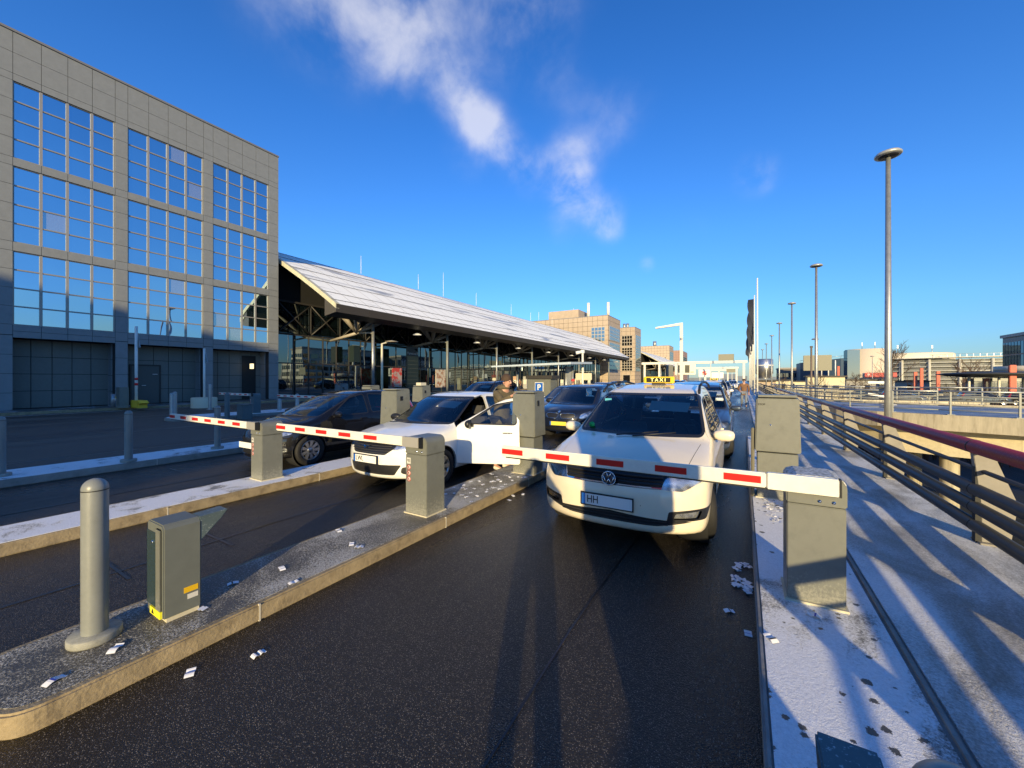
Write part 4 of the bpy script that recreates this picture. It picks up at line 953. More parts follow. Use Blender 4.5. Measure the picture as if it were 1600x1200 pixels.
# ------------------------------------------------------------ terminal hall
ROOF = snow_mat('roof_snow', .84, (.34, .34, .33), (.98, .97, .92), .9, fine=.3, stretch=(.9, .10, .9), edge=.05, lo=.93, bmp=.15)
PROF = [(-26.0, 7.36), (-27.2, 8.12), (-28.6, 8.98), (-30.5, 10.1), (-33, 11.5), (-35.5, 12.8), (-38.5, 13.95), (-42, 14.9), (-50, 15.9), (-62, 16.4), (-80, 15.8)]
def terminal(root, y0, y1, rods=True, sgl=True):
    rf = MB(); n = len(PROF)
    L_ = Vector((-root.location.x, -root.location.y, 0))
    ym = np.linspace(y0, y1, 12)
    for a, b in zip(ym[:-1], ym[1:]):
        for (x0, z0), (x1, z1) in zip(PROF[:-1], PROF[1:]): rf.add([(x0, a, z0), (x0, b, z0), (x1, b, z1), (x1, a, z1)], [(0, 1, 2, 3)], True)
    roof = rf.build('roof', ROOF, root, loc=L_)
    s = MB()
    for (x, z) in ((-26.6, 7.74), (-27.9, 8.55), (-30, 9.8), (-32.2, 11.05), (-34.6, 12.33), (-37.5, 13.57)):
        s.box(x, x + .03, y0, y1, z + .02, z + .05)
        for yy in np.arange(y0, min(y1, y0 + 60), 1.2): s.box(x, x + .03, yy, yy + .03, z - .08, z + .04)
    s.build('snow_guard', mat('guard', (.14, .13, .12), .6), roof)
    rb = MB()
    for yy in np.arange(y0 + .3, y1, 1.5 if sgl else 3.5):
        for (x0, z0), (x1, z1) in zip(PROF[:7], PROF[1:8]): rb.hexa([(x0, yy, z0), (x0, yy + .05, z0), (x1, yy + .05, z1), (x1, yy, z1)], [(x0, yy, z0 + .008), (x0, yy + .05, z0 + .008), (x1, yy + .05, z1 + .008), (x1, yy, z1 + .008)])
    rb.build('roof_seam', mat('seam_metal', (.5, .49, .47), .5, .3), roof)
    # soffit: dark underside following the roof
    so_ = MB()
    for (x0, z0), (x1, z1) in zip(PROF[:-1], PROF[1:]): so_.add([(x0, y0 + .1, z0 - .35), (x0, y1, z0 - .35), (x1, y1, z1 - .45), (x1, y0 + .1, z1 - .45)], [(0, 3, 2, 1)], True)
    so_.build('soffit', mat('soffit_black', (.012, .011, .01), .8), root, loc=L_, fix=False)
    # bright gable edge and dark eave fascia
    g = MB()
    for (x0, z0), (x1, z1) in zip(PROF[:-1], PROF[1:]):
        g.hexa([(x0, y0 - .05, z0 - .34), (x0, y0 + .25, z0 - .34), (x1, y0 + .25, z1 - .34), (x1, y0 - .05, z1 - .34)], [(x0, y0 - .05, z0 + .03), (x0, y0 + .25, z0 + .03), (x1, y0 + .25, z1 + .03), (x1, y0 - .05, z1 + .03)])
    g.build('gable_edge', mat('gable_cream', (.50, .48, .36), .5, noise=.2, nscale=3), root, loc=L_)
    e = MB()
    for yy in np.arange(y0, y1, 3.0): e.hexa([(-26.05, yy, 6.75), (-26.05, min(yy + 2.98, y1), 6.75), (-27.4, min(yy + 2.98, y1), 6.55), (-27.4, yy, 6.55)], [(-25.95, yy, 7.34), (-25.95, min(yy + 2.98, y1), 7.34), (-27.4, min(yy + 2.98, y1), 7.9), (-27.4, yy, 7.9)])
    e.build('fascia', mat('fascia_dark', (.05, .042, .034), .5, noise=.1), root, loc=L_)
    # glass front
    gl = MB(); fm = MB(); xg = -34.0; yy = y0; step = 1.95
    while yy < y1 - 1:
        w_ = step if int((yy - y0) / 10) % 2 else 1.4
        for (za, zb) in ((.1, 3.1), (3.14, 5.6)):
            t1 = rng.normal(0, .006); gl.add([(xg + t1, yy + .03, za), (xg - t1, yy + w_ - .03, za), (xg - t1, yy + w_ - .03, zb), (xg + t1, yy + .03, zb)], [(0, 1, 2, 3)])
        fm.box(xg - .05, xg + .07, yy - .035, yy + .035, 0, 5.7); yy += w_
    for zz in (.05, 3.12, 5.62): fm.box(xg - .05, xg + .06, y0, y1, zz - .05, zz + .05)
    for i, yy in enumerate(np.arange(y0, y1 - 3, 3.0)):   # clerestory with crossed bracing
        if i < 14:
            fm.tube((xg + .05, yy, 5.7), (xg + .05, yy + 3, 8.4), .06, n=6); fm.tube((xg + .05, yy + 3, 5.7), (xg + .05, yy, 8.4), .06, n=6); fm.box(xg - .02, xg + .08, yy - .04, yy + .04, 5.7, 8.5)
            for dz in (5.75, 6.65, 7.55):
                for j in range(3): gl.add([(xg - .1, yy + j + .04, dz), (xg - .1, yy + j + .96, dz), (xg - .1, yy + j + .96, dz + .85), (xg - .1, yy + j + .04, dz + .85)], [(0, 1, 2, 3)])
    fm.box(xg - .05, xg + .06, y0, y1, 8.4, 8.55)
    gw = gl.build('glass_front', MIRD, root, loc=L_, fix=False); fm.build('mullion', DARKM, gw)
    bk = MB(); bk.box(xg - 8, xg - .3, y0 + .3, y1 - .3, 0, 12); bk.box(-60, xg - 8.5, y1 - 1, y1 - .5, 0, 14); bk.build('hall_wall', mat('hall_dark', (.01, .01, .01), .9), root, loc=L_)
    # columns with branching struts
    for i, yy in enumerate(np.arange(y0 + 5, y1 - 2, 10.0)):
        if i > 8: break
        MB().tube((-28, yy, 0), (-28, yy, 6.6), .13, n=12).build('column', POSTG if i % 2 else GALV, root, loc=L_)
        st = MB()
        hub = Vector((-30.2, yy, 5.9))
        for (dx, dy, zz) in ((2.6, -2.2, 7.5), (2.6, 2.2, 7.5), (.9, -3.2, 8.6), (.9, 3.2, 8.6), (-2.0, -2.6, 9.8), (-2.0, 2.6, 9.8), (.2, 0, 9.0)):
            q = hub + Vector((dx, dy, zz - hub.z)); mid = hub.lerp(q, .4); st.tube(hub, mid, .10, .16, n=10); st.tube(mid, q, .16, .06, n=10)
        st.tube(hub, (-34, yy, 5.4), .14, .12, n=10); st.tube((-28, yy, 5.8), hub, .09, n=10)
        st.build('branch_strut', mat('strut_paint', (.34, .30, .24), .5), root, loc=L_)
        dn = MB().lathe([(.001, .16), (.12, .14), (.42, 0), (.40, -.03), (.001, -.03)], 18, (-27.6, yy + 5, 6.1)); dn.build('soffit_lamp', mat('dome_white', (.7, .66, .55), .5, emit=((1, .9, .7), .25)), root, loc=L_)
    if rods:
        for i, yy in enumerate((19.6, 29, 38, 43, 51, 62, 80)): MB().tube((-37, yy, 13.6), (-37, yy, 15.6 if i != 3 else 17.0), .03, .02, n=6).build('lightning_rod', WHITEP, root, loc=L_)
    return root
term = empty('terminal_hall', (-30, 18, 0), 0, 'long terminal hall with snow covered curved roof over a dark glazed front', 'building')
terminal(term, 18.2, 105)
term2 = empty('terminal_hall', (-30, 150, 0), 0, 'second smaller terminal roof far behind, beyond the overhead gantry', 'building')
terminal(term2, 158, 232, rods=False, sgl=False)
# signs and posters on the glass front (flat things, part of the hall)
def board(par, name, x, y0, y1, z0, z1, m, d=.08): return MB().box(x, x + d, y0, y1, z0, z1).build(name, m, par, loc=-par.location)
tv = board(term, 'totem_sign', -31.6, 30.6, 32.4, .0, 5.3, mat('totem_green', (.012, .02, .016), .4))
text('sign_letters', 'Terminal 2', .38, WHITEP, tv, (-31.5, 31.5, 4.55), (R(90), 0, R(90)))
MB().lathe([(.001, 0), (.18, 0), (.18, .02)], 18, (-31.52, 32.0, 5.0), 'x').build('round_badge', WHITEP, tv)
for q, zz in enumerate(np.arange(.8, 4.1, .42)): MB().box(-31.52, -31.5, 30.75, 32.25, zz, zz + .02).build('sign_line', mat('line_grey', (.12, .13, .12), .6), tv)
po = board(term, 'poster', -31.6, 28.6, 29.9, .9, 2.9, mat('poster_red', (.45, .05, .04), .5, col2=(.35, .30, .28), cscale=3, thr=(.5, .55)))
po2 = board(term, 'poster', -32.4, 36.2, 38.0, .7, 2.9, mat('poster_mix', (.55, .50, .42), .5, col2=(.30, .12, .05), cscale=2.2, thr=(.45, .6)))
MB().box(-33, -32.3, 24.5, 25.2, 3.4, 5.0).build('hanging_sign', MATS['totem_green'], term, loc=-term.location)
# ------------------------------------------------------------ barriers
STK = mat('sticker_white', (.6, .58, .52), .5); STR = mat('sticker_red', (.45, .03, .02), .5); ARMW = mat('arm_white', (.72, .70, .62), .35, noise=.12, nscale=5)
ARMG = mat('arm_aluminium', (.40, .38, .34), .4, .3)
FROSTW = mat('frost_film', (.55, .55, .54), .7, col2=(.22, .22, .19), thr=(.45, .6), cscale=40, bump=.4, bscale=90)
def barrier(loc, label, arm=2.75, group=None, metal=GREYM, n=5, stickers=False, kind=0, frost=False, pend=.27):
    r = empty('barrier', loc, 0, label, 'barrier', group)
    prof = rpoly([(-.165, .0), (.165, .0), (.165, .93), (-.165, .93)], .0, 1)
    prof = [(-.17, 0), (.17, 0)] + [(.17 - .075 + .075 * math.cos(a), .93 - .075 + .075 * math.sin(a)) for a in np.linspace(0, math.pi / 2, 7)] + [(-.17 + .075 - .075 * math.cos(a), .93 - .075 + .075 * math.sin(a)) for a in np.linspace(math.pi / 2, 0, 7)]
    low = [(-.17, 0.015), (.17, 0.015), (.17, .716), (-.17, .716)]
    MB().prism(low, 0, .32, 'y').build('cabinet', metal, r, bevel=.006)
    hood = [p for p in prof if p[1] > .1]; hood = [(-.175, .722), (.175, .722)] + [(x * 1.03, z) for x, z in hood]
    MB().prism(hood, -.006, .326, 'y').build('hood', metal, r, bevel=.008)
    MB().box(-.185, .185, -.015, .335, 0, .015).build('base_plate', mat('base_cream', (.55, .50, .36), .6), r)
    if frost: MB().prism([(-.11, .932), (.11, .932), (.155, .915), (.172, .885), (.165, .885), (.15, .908), (.10, .925), (-.10, .925), (-.15, .908), (-.165, .885), (-.172, .885), (-.155, .915)][::-1], -.003, .32, 'y').build('frost_cover', FROSTW, r)
    x1 = .12; x0 = x1 - arm
    a = MB().box(x0, x1 - pend, -.075, -.035, .795, .905).build('barrier_arm', ARMW, r, bevel=.008); a.location.z = .025
    MB().box(x1 - pend + .002, x1, -.082, -.03, .79, .91).build('arm_sleeve', ARMW if frost else ARMG, a, bevel=.006)
    MB().box(x0 + .04, x1 - .3, -.062, -.048, .782, .794).build('arm_rubber', BLACKR, a)
    for i in range(n):
        xs = x0 + .0 + i * .51 + (.004 if i == 0 else 0)
        MB().box(xs, xs + .245, -.0785, -.0315, .825, .878).build('red_reflector', REDP, a)
    MB().box(-.02, x1 + .0, -.03, -.004, .80, .90).build('arm_bracket', DARKM, r)
    for x in (.02, .10): MB().lathe([(.001, -.012), (.007, -.012), (.008, -.004), (.012, -.004), (.012, 0)], 12, (x, -.004, .755), 'y').build('bolt', M_chrome, r)
    MB().box(x1 + .002, x1 + .012, -.084, -.028, .788, .912).build('arm_end_cap', BLACKR, a)
    if stickers:
        MB().box(-.145, -.085, -.002, .0, .60, .67).build('sticker', STK, r)
        for (q0, q1, z0, z1) in ((-.135, -.125, .63, .655), (-.118, -.110, .615, .655), (-.10, -.094, .615, .66)): MB().box(q0, q1, -.003, -.002, z0, z1).build('sticker_mark', M_ink, r)
        for zz in (.555, .485, .415):
            o = MB().lathe([(.001, -.001), (.03, -.001), (.03, 0)], 20, (-.115, 0, zz), 'y').build('sticker', STK, r)
            g = MB(); g.lathe([(.024, -.002), (.031, -.002), (.031, -.001), (.024, -.001)], 20, (-.115, -.0005, zz), 'y'); g.tube((-.115 - .018, -.002, zz + .018), (-.115 + .018, -.002, zz - .018), .003, n=6)
            g.build('prohibition_ring', STR, o); MB().box(-.12, -.108, -.0025, -.0012, zz - .012, zz + .012).build('pictogram', M_ink, o)
    return r
barrier((.45, 3.52, .12), 'grey barrier cabinet with frosted top on the right kerb, arm across the taxi lane', 2.74, 'barriers across the exit lanes', frost=True, pend=.42)
barrier((-3.35, 3.40, .13), 'grey barrier cabinet with round stickers on the middle island', 3.0, 'barriers across the exit lanes', stickers=True)
barrier((-6.70, 3.27, .13), 'grey barrier cabinet on the snowy island left of the white hatchback', 3.28, 'barriers across the exit lanes', stickers=True, n=6)
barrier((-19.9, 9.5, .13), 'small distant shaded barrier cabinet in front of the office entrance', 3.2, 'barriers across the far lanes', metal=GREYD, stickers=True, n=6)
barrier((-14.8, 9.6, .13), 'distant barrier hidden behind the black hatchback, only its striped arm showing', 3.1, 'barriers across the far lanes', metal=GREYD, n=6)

# ------------------------------------------------------------ ticket machines
def machine(loc, label, rz=0, group='ticket machines on the islands', slot=True, m=GREYM, w=.40):
    r = empty('ticket_machine', loc, rz, label, 'ticket machine', group)
    MB().box(-w / 2, w / 2, 0, .34, 0, .62).build('pedestal', m, r, bevel=.006)
    h = MB(); x = w / 2 + .03
    h.hexa([(-x, -.02, .64), (x, -.02, .64), (x, .40, .64), (-x, .40, .64)], [(-x + .02, .0, 1.36), (x - .02, .0, 1.36), (x - .02, .38, 1.40), (-x + .02, .38, 1.40)])
    h.build('head', m, r, bevel=.012)
    MB().box(-x + .04, x - .04, .02, .36, 1.36 + .02, 1.41).build('lid', m, r)
    if slot:
        MB().box(x - .022, x - .008, .10, .17, 1.16, 1.25).build('ticket_slot', M_ink, r)
    MB().lathe([(.001, -.004), (.012, -.004), (.012, .01)], 12, (-x + .18, -.008, 1.0), 'y').build('lock', M_chrome, r)
    MB().box(-w / 2 - .02, w / 2 + .02, -.02, .36, 0, .012).build('base_plate', mat('base_cream', ()), r)
    return r
machine((-3.22, 5.80, .13), 'grey ticket machine at the island between the white hatchback and the taxi')
machine((-6.45, 5.75, .13), 'grey ticket machine standing between the black and the white hatchback', w=.44)
machine((-9.0, 9.2, .13), 'second pale ticket machine above the white hatchback roof, a small box on top')
machine((-10.6, 8.5, .13), 'small pale ticket machine seen above the rear of the black hatchback')
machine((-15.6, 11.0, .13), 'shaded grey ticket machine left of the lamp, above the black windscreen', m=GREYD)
rm_ = machine((.40, 6.35, .12), 'large grey ticket machine on the right kerb behind the nearest barrier', slot=False, w=.46)
MB().box(-.30, -.262, .02, .40, 0, .95).build('side_panel', mat('side_olive', (.14, .13, .09), .5), rm_, bevel=.01)
text('small_lettering', 'STOP', .035, M_ink, rm_, (-.18, -.006, 1.28))
MB().box(-.1, .1, .05, .3, 1.41, 1.50).build('top_box', mat('cream_box', (.6, .55, .42), .5), [o for o in bpy.data.objects if o.name.startswith('ticket_machine')][2])

# ------------------------------------------------------------ bollards
def bollard(loc, label, r_=.062, h=1.0, m=POSTG, base=True, group='bollards on the islands'):
    r = empty('bollard', loc, 0, label, 'bollard', group)
    pr = [(r_, 0), (r_, h - r_)] + [(r_ * math.cos(a), h - r_ + r_ * math.sin(a)) for a in np.linspace(0.1, math.pi / 2 - .02, 8)]
    b = MB().lathe(pr, 32); b.build('post', m, r)
    MB().lathe([(r_ + .0015, h - r_ - .012), (r_ + .0015, h - r_ - .006)], 32).build('cap_joint', BLACKR, r)
    if base: MB().lathe([(.001, .0), (r_ * 1.95, .0), (r_ * 2.0, .008), (r_ * 2.0, .04), (r_ * 1.92, .048), (.001, .05)], 32).build('flange', mat('flange_grey', (.26, .26, .23), .6, noise=.3, nscale=30) if h < 1.02 else m, r)
    return r
bollard((-3.48, .76, .13), 'large pale grey bollard on an oval flange at the nose of the near island')
bollard((.30, .90, .12), 'domed top of a bollard cut off by the bottom edge at the right')
bollard((-10.62, 1.22, .13), 'shaded bollard cut by the left edge of the photo on the snowy island', group='bollards on the snowy left island', m=POSTG)
bollard((-10.35, 2.72, .13), 'shaded bollard on the snowy island below the leaning signpost', group='bollards on the snowy left island')
bollard((-10.50, 4.28, .13), 'shaded bollard on the snowy island behind the left striped arm', group='bollards on the snowy left island')
bollard((-21.3, 6.98, .0), 'slim pale bollard on the far road, front one of the close pair', .085, 1.15, GALV, group='bollards on the far road')
bollard((-23.3, 7.75, .0), 'slim pale bollard on the far road, rear one of the close pair', .085, 1.15, GALV, group='bollards on the far road')
bollard((-26.1, 10.27, .0), 'slim pale bollard right of the planter signpost', .08, 1.45, GALV, group='bollards on the far road')
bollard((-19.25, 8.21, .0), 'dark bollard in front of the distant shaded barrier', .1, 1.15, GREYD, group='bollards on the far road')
bollard((-20.5, 11.1, .0), 'short sunlit bollard left of the black windscreen', .1, .75, GALV, group='bollards on the far road')
bollard((-20.8, 12.2, .0), 'short sunlit bollard right beside its twin by the black windscreen', .1, .95, GALV, group='bollards on the far road')

# ------------------------------------------------------------ light barrier housings
def sensor(loc, label, rz=0):
    r = empty('sensor_housing', loc, rz, label, 'sensor box', 'light barrier housings')
    prof = [(-.14, .03), (.14, .03), (.14, .66), (.115, .69), (-.115, .69), (-.14, .66)]
    MB().prism(prof, 0, .21, 'y').build('housing', GREYD if False else mat('sensor_grey', (.13, .14, .125), .45, noise=.1), r, bevel=.008)
    MB().box(-.125, .02, -.006, .004, .09, .62).build('dark_window', mat('window_teal', (.03, .05, .055), .25), r)
    MB().box(.035, .115, -.010, .002, .06, .66).build('front_rib', GREYM, r, bevel=.006)
    MB().box(-.05, .12, -.012, .0, .035, .085).build('warning_label', mat('label_yellow', (.75, .72, .03), .5), r)
    t = MB(); t.prism([(-.02, .045), (.02, .045), (0, .078)], -.0135, -.0122, 'y'); t.build('warning_triangle', M_ink, r)
    MB().box(.1405, .1425, .11, .19, .165, .205).build('side_label', mat('label_orange', (.70, .42, .01), .5), r); MB().box(.1405, .1425, .13, .19, .115, .15).build('side_label', STK, r)
    MB().prism([(.20, .69), (.20, .50), (.34, .645), (.38, .70)], .0, .135, 'x').build('rear_visor', mat('visor_teal', (.085, .115, .12), .4, noise=.2, col2=(.38, .42, .43), cscale=75, thr=(.60, .68)), r, bevel=.006)
    r.scale = (1, 1, .94)
    MB().box(-.1, .13, .02, .2, 0, .03).build('foot', mat('base_cream', ()), r)
    MB().lathe([(.001, -.004), (.012, -.004), (.012, .0)], 12, (-.02, -.007, .55), 'y').build('lock', M_chrome, r)
    return r
sensor((-3.42, 1.03, .13), 'short grey sensor box with yellow warning labels and rear visor beside the big bollard')
sensor((.17, .98, .12), 'dark top of a sensor box cut off by the bottom edge beside the domed bollard')
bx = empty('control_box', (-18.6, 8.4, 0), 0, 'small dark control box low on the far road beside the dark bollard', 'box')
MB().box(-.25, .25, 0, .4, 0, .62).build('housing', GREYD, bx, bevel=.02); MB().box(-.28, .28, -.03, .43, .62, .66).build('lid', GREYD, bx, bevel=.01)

# ------------------------------------------------------------ railing on the right
REDR = mat('rail_red', (.26, .022, .03), .42, coat=.1, noise=.12, nscale=6, col2=(.30, .12, .14), cscale=60, thr=(.55, .75)); TUBE = mat('rail_grey', (.055, .058, .060), .42, .2, noise=.15, nscale=8)
FINM = mat('rail_post', (.22, .20, .17), .55, noise=.15)
fence = empty('railing', (2.0, 5.72, .12), 0, 'tubular grey guard railing with thick red handrail along the right pavement', 'railing')
def rail_span(root, y0, y1, step, first, red=True):
    o = root.location
    if red: MB().tube((0, y0 - o.y, .95), (0, y1 - o.y, .95), .070, n=20).build('handrail', REDR, root)
    else: MB().tube((0, y0 - o.y, .95), (0, y1 - o.y, .95), .05, n=12).build('handrail', TUBE, root)
    MB().tube((.05, y0 - o.y, .71), (.05, y1 - o.y, .71), .022, n=10).build('rail', TUBE, root)
    for z in (.525, .35, .165): MB().tube((0, y0 - o.y, z), (0, y1 - o.y, z), .060, n=18).build('rail', TUBE, root)
    y = first; k = 0
    while y < y1:
        p = MB(); yy = y - o.y
        p.hexa([(.03, yy - .035, .0), (.22, yy - .035, .0), (.22, yy + .035, .0), (.03, yy + .035, .0)], [(.03, yy - .035, .35), (.27, yy - .035, .42), (.27, yy + .035, .42), (.03, yy + .035, .35)])
        p.hexa([(.03, yy - .035, .35), (.27, yy - .035, .42), (.27, yy + .035, .42), (.03, yy + .035, .35)], [(-.03, yy - .035, .93), (.10, yy - .035, .93), (.10, yy + .035, .93), (-.03, yy + .035, .93)])
        p.box(.0, .30, yy - .10, yy + .10, 0.0, .02); po_ = p.build('post', FINM, root, bevel=.004)
        c = MB()
        for z, rr in ((.525, .063), (.35, .063), (.165, .063)) + (((.95, .073),) if red else ()): c.tube((0, yy - .008, z), (0, yy + .008, z), rr, n=18)
        c.box(-.012, .03, yy - .034, yy + .034, .0, .93)  # black strip: shade of the post's inner side put into the colour
        c.build('collar_shade_strip', BLACKR, po_); y += step; k += 1
rail_span(fence, -9.2, 34.0, 2.93, -9.0 + .07)
fence2 = empty('railing', (2.0, 36, .12), 0, 'grey guard railing without red handrail continuing far behind the flagpoles', 'railing')
rail_span(fence2, 34.4, 118, 4.2, 36, red=False)

# ------------------------------------------------------------ lamps, masts, flags
def street_lamp(loc, h, label, rb=.155, group='tall parking lamps on the right'):
    r = empty('street_lamp', loc, 0, label, 'street lamp', group)
    MB().tube((0, 0, 0), (0, 0, h), rb, rb * .55, n=18).build('pole', GALV, r)
    hd = MB().lathe([(.001, .20), (.2, .19), (.40, .12), (.46, .05), (.46, .0), (.43, -.03), (.3, -.05), (.001, -.05)], 28, (.0, 0, h)).build('lamp_head', mat('lamp_head_grey', (.45, .45, .42), .4, .4), r)
    hd.rotation_euler = (0, R(-5), 0); hd.location = (.1 * 0 - h * math.sin(R(5)) * -1 * 0, 0, 0)
    hd.rotation_euler = (0, 0, 0)
    MB().lathe([(.001, -.055), (.33, -.055), (.33, -.04)], 24, (0, 0, h)).build('lamp_glass', M_trim, hd)
    MB().lathe([(.001, .0), (rb * 1.6, .0), (rb * 1.6, .05), (rb * 1.02, .3)], 18).build('pole_foot', GALV, r)
    return r
LMP = [(5.45, 23.0), (5.45, 42.4), (5.45, 62), (5.5, 83), (5.6, 106), (5.6, 130), (5.6, 155)]
nm = ['nearest and tallest looking', 'second nearest', 'third', 'fourth', 'fifth', 'sixth', 'seventh and farthest']
for (x, y), s in zip(LMP, nm): street_lamp((x, y, -5.2), 11.5 + 5.2, 'disc headed parking lamp, %s in the row on the right' % s)
pa = [(9.5, 75), (30, 140), (48, 190), (24, 210)]
for i, (x, y) in enumerate(pa): street_lamp((x, y, -5.2), 13, 'thin far parking lamp %s' % ('between the row of big lamps', 'above the low parking deck', 'in front of the round garage', 'beside the bare tree line')[i], rb=.10, group='thin far lamps')
# flagpoles with furled dark banners
FLG = mat('flag_dark', (.015, .02, .035), .8); POLE = mat('flag_white', (.72, .69, .60), .35)
for i, (Y, h, fl) in enumerate(((38.2, 9.9, 0), (48, 10.3, 1), (55, 10.0, 1), (62, 10.0, 1), (72, 10.0, 1), (84, 9.8, 1))):
    r = empty('flagpole', (1.02, Y, .12), 0, ['white flagpole without banner, nearest of the row', 'white flagpole with the largest dark hanging banner', 'white flagpole partly behind the large banner', 'fourth white flagpole with drooping banner', 'fifth white flagpole with drooping banner', 'farthest white flagpole with drooping banner'][i], 'flagpole', 'flagpoles along the pavement')
    MB().tube((0, 0, 0), (0, 0, h), .075, .05, n=12).build('pole', POLE, r); MB().lathe([(.001, .12), (.07, .05), (.001, 0)], 10, (0, 0, h)).build('finial', POLE, r)
    if fl:
        b = MB(); nn = 14
        for k in range(nn):
            z0 = h - .3 - k * .34; z1 = z0 - .34; wv = lambda z: (-.42 - .22 * math.sin(z * 1.4 + i), .18 * math.sin(z * 2 + i)); a0, c0 = wv(z0); a1, c1 = wv(z1)
            tp = 1 if k < nn - 4 else .5
            b.hexa([(-.06, -.01, z1), (a1 * tp, c1 - .01, z1), (a1 * tp, c1 + .02, z1), (-.06, .02, z1)], [(-.06, -.01, z0), (a0 * (1 if k < nn - 3 else tp), c0 - .01, z0), (a0 * (1 if k < nn - 3 else tp), c0 + .02, z0), (-.06, .02, z0)])
        b.build('banner', FLG, r)
# lamp under the canopy edge, camera mast, L shaped lamp
r = empty('street_lamp', (-24.2, 20.9, 0), 0, 'sunlit slim lamp post with disc arm before the terminal columns', 'street lamp')
MB().tube((0, 0, 0), (0, 0, 4.5), .10, .08, n=14).build('pole', mat('cream_pole', (.62, .56, .40), .4), r); MB().lathe([(.001, .12), (.5, .03), (.5, 0), (.001, -.03)], 20, (.75, .3, 4.62)).build('lamp_head', mat('strut_paint', ()), r); MB().tube((0, 0, 4.5), (.6, .25, 4.62), .04, n=8).build('arm', POLE, r)
r = empty('camera_mast', (-8.0, 21.5, .13), 0, 'thin white mast carrying a white camera above the queueing cars', 'camera mast')
MB().tube((0, 0, 0), (0, 0, 3.1), .07, .06, n=12).build('mast', POLE, r); MB().box(-.10, .10, -.10, .10, 3.1, 3.3).build('camera_head', WHITEP, r, bevel=.02); c = MB(); c.tube((-.05, -.1, 3.18), (-.32, -.25, 3.12), .08, .10, n=12); c.build('camera', WHITEP, r); MB().box(-.42, .55, -.05, .05, 1.55, 1.95).build('sign_box', mat('cream_box', ()), r, bevel=.02)
r = empty('street_lamp', (-5.95, 47.3, 0), 0, 'white L shaped lamp mast with one horizontal arm behind the taxi sign', 'street lamp')
MB().box(-.16, .16, -.16, .16, 0, 8.05).build('pole', POLE, r, bevel=.03); a = MB().hexa([(-2.75, -.2, 7.55), (-.16, -.13, 7.75), (-.16, .13, 7.75), (-2.75, .2, 7.55)], [(-2.75, -.2, 7.72), (-.16, -.13, 8.04), (-.16, .13, 8.04), (-2.75, .2, 7.72)]); a.build('arm', POLE, r)
# white advertising/info board and others in the distance
def board_on_posts(loc, w, z0, z1, label, m, cat='sign', posts=1, d=.12, name='sign_board', extra=None, pm=POLE):
    r = empty(name, loc, 0, label, cat)
    MB().box(-w / 2, w / 2, 0, d, z0, z1).build('panel', m, r, bevel=.02)
    for i in range(posts):
        x = 0 if posts == 1 else -w / 2 * .8 + i * w * .8 / (posts - 1) * 2 * .5 * 2
        MB().tube((x, d + .06, 0), (x, d + .06, z1 - .05), .05, n=8).build('post', pm, r)
    return r
b = board_on_posts((-6.55, 55.5, 0), 2.5, 2.3, 3.85, 'white box sign with two dark panels right of the L shaped lamp', mat('sign_cream', (.75, .72, .60), .5), posts=2)
for x in (-.85, .0): MB().box(x, x + .55, -.03, -.005, 2.55, 3.55).build('dark_panel', mat('sign_dark', (.08, .08, .06), .6), b)
MB().box(.65, 1.05, -.03, -.005, 2.6, 2.68).build('small_mark', mat('sign_dark', ()), b)
b = board_on_posts((-5.8, 76, 0), 1.9, 2.1, 3.4, 'white hoarding with a ragged red emblem far down the lane', mat('hoard_white', (.78, .76, .72), .5), posts=2)
e = MB(); 
for i in range(9):
    a = i * 2 * math.pi / 9 + .2; e.prism([(0, 2.75), (.42 * math.cos(a) * (1 if i % 2 else .6), 2.75 + .42 * math.sin(a)), (.42 * math.cos(a + .5), 2.75 + .34 * math.sin(a + .5))], -.03, -.012, 'y')
e.build('red_emblem', mat('emblem_red', (.6, .03, .02), .5), b)
b = board_on_posts((-4.6, 92, 0), 2.2, 1.9, 3.1, 'plain white board beside the red emblem hoarding', mat('hoard_white', ()), posts=2)
r = board_on_posts((-7.9, 52, 0), .8, 2.0, 3.5, 'round backed grey traffic sign left of the white box sign', mat('sign_back', (.16, .16, .14), .6), posts=1)
r = board_on_posts((5.8, 44.5, -5.2), 2.05, 5.2 + 2.5, 5.2 + 3.9, 'large plain grey back of a road sign between two parking lamps', mat('sign_back_olive', (.24, .23, .17), .6), posts=1, name='road_sign')
r = empty('signpost', (5.0, 41.5, -5.2), 0, 'thin bare post standing in front of the grey sign back', 'post'); MB().tube((0, 0, 0), (0, 0, 9.7), .07, n=8).build('post', mat('post_brown', (.16, .12, .09), .6), r); MB().box(-.1, .1, -.06, .06, 9.6, 9.75).build('post_cap', DARKM, r)
def gantry(x0, x1, y, z, label, posts, signs=()):
    r = empty('gantry', ((x0 + x1) / 2, y, 0), 0, label, 'gantry', 'overhead gantries'); xc = (x0 + x1) / 2
    MB().box(x0 - xc - .3, x1 - xc + .4, -.25, .25, z - .55, z).build('beam', POLE, r, bevel=.04)
    for x in posts: MB().box(x - xc - .22, x - xc + .22, -.22, .22, 0, z - .55).build('post', POLE, r, bevel=.03)
    for (x, w_, za, zb) in signs: MB().box(x - xc - w_ / 2, x - xc + w_ / 2, -.4, -.3, za, zb).build('sign_back', mat('sign_back_olive', ()), r)
    return r
gantry(-21, .4, 98, 5.75, 'white overhead gantry beam spanning the lanes behind the taxi', (-20.6, -17.2, .15), ((-3.2, 3.0, 5.8, 7.2),))
gantry(-14, -1.5, 128, 5.2, 'second lower white gantry far behind with a red marked arm', (-9.6, -1.6), ((-3, 2.2, 3.6, 4.6),))
gantry(-12, -3, 170, 5.4, 'third and farthest small white gantry', (-8, -5.0,))
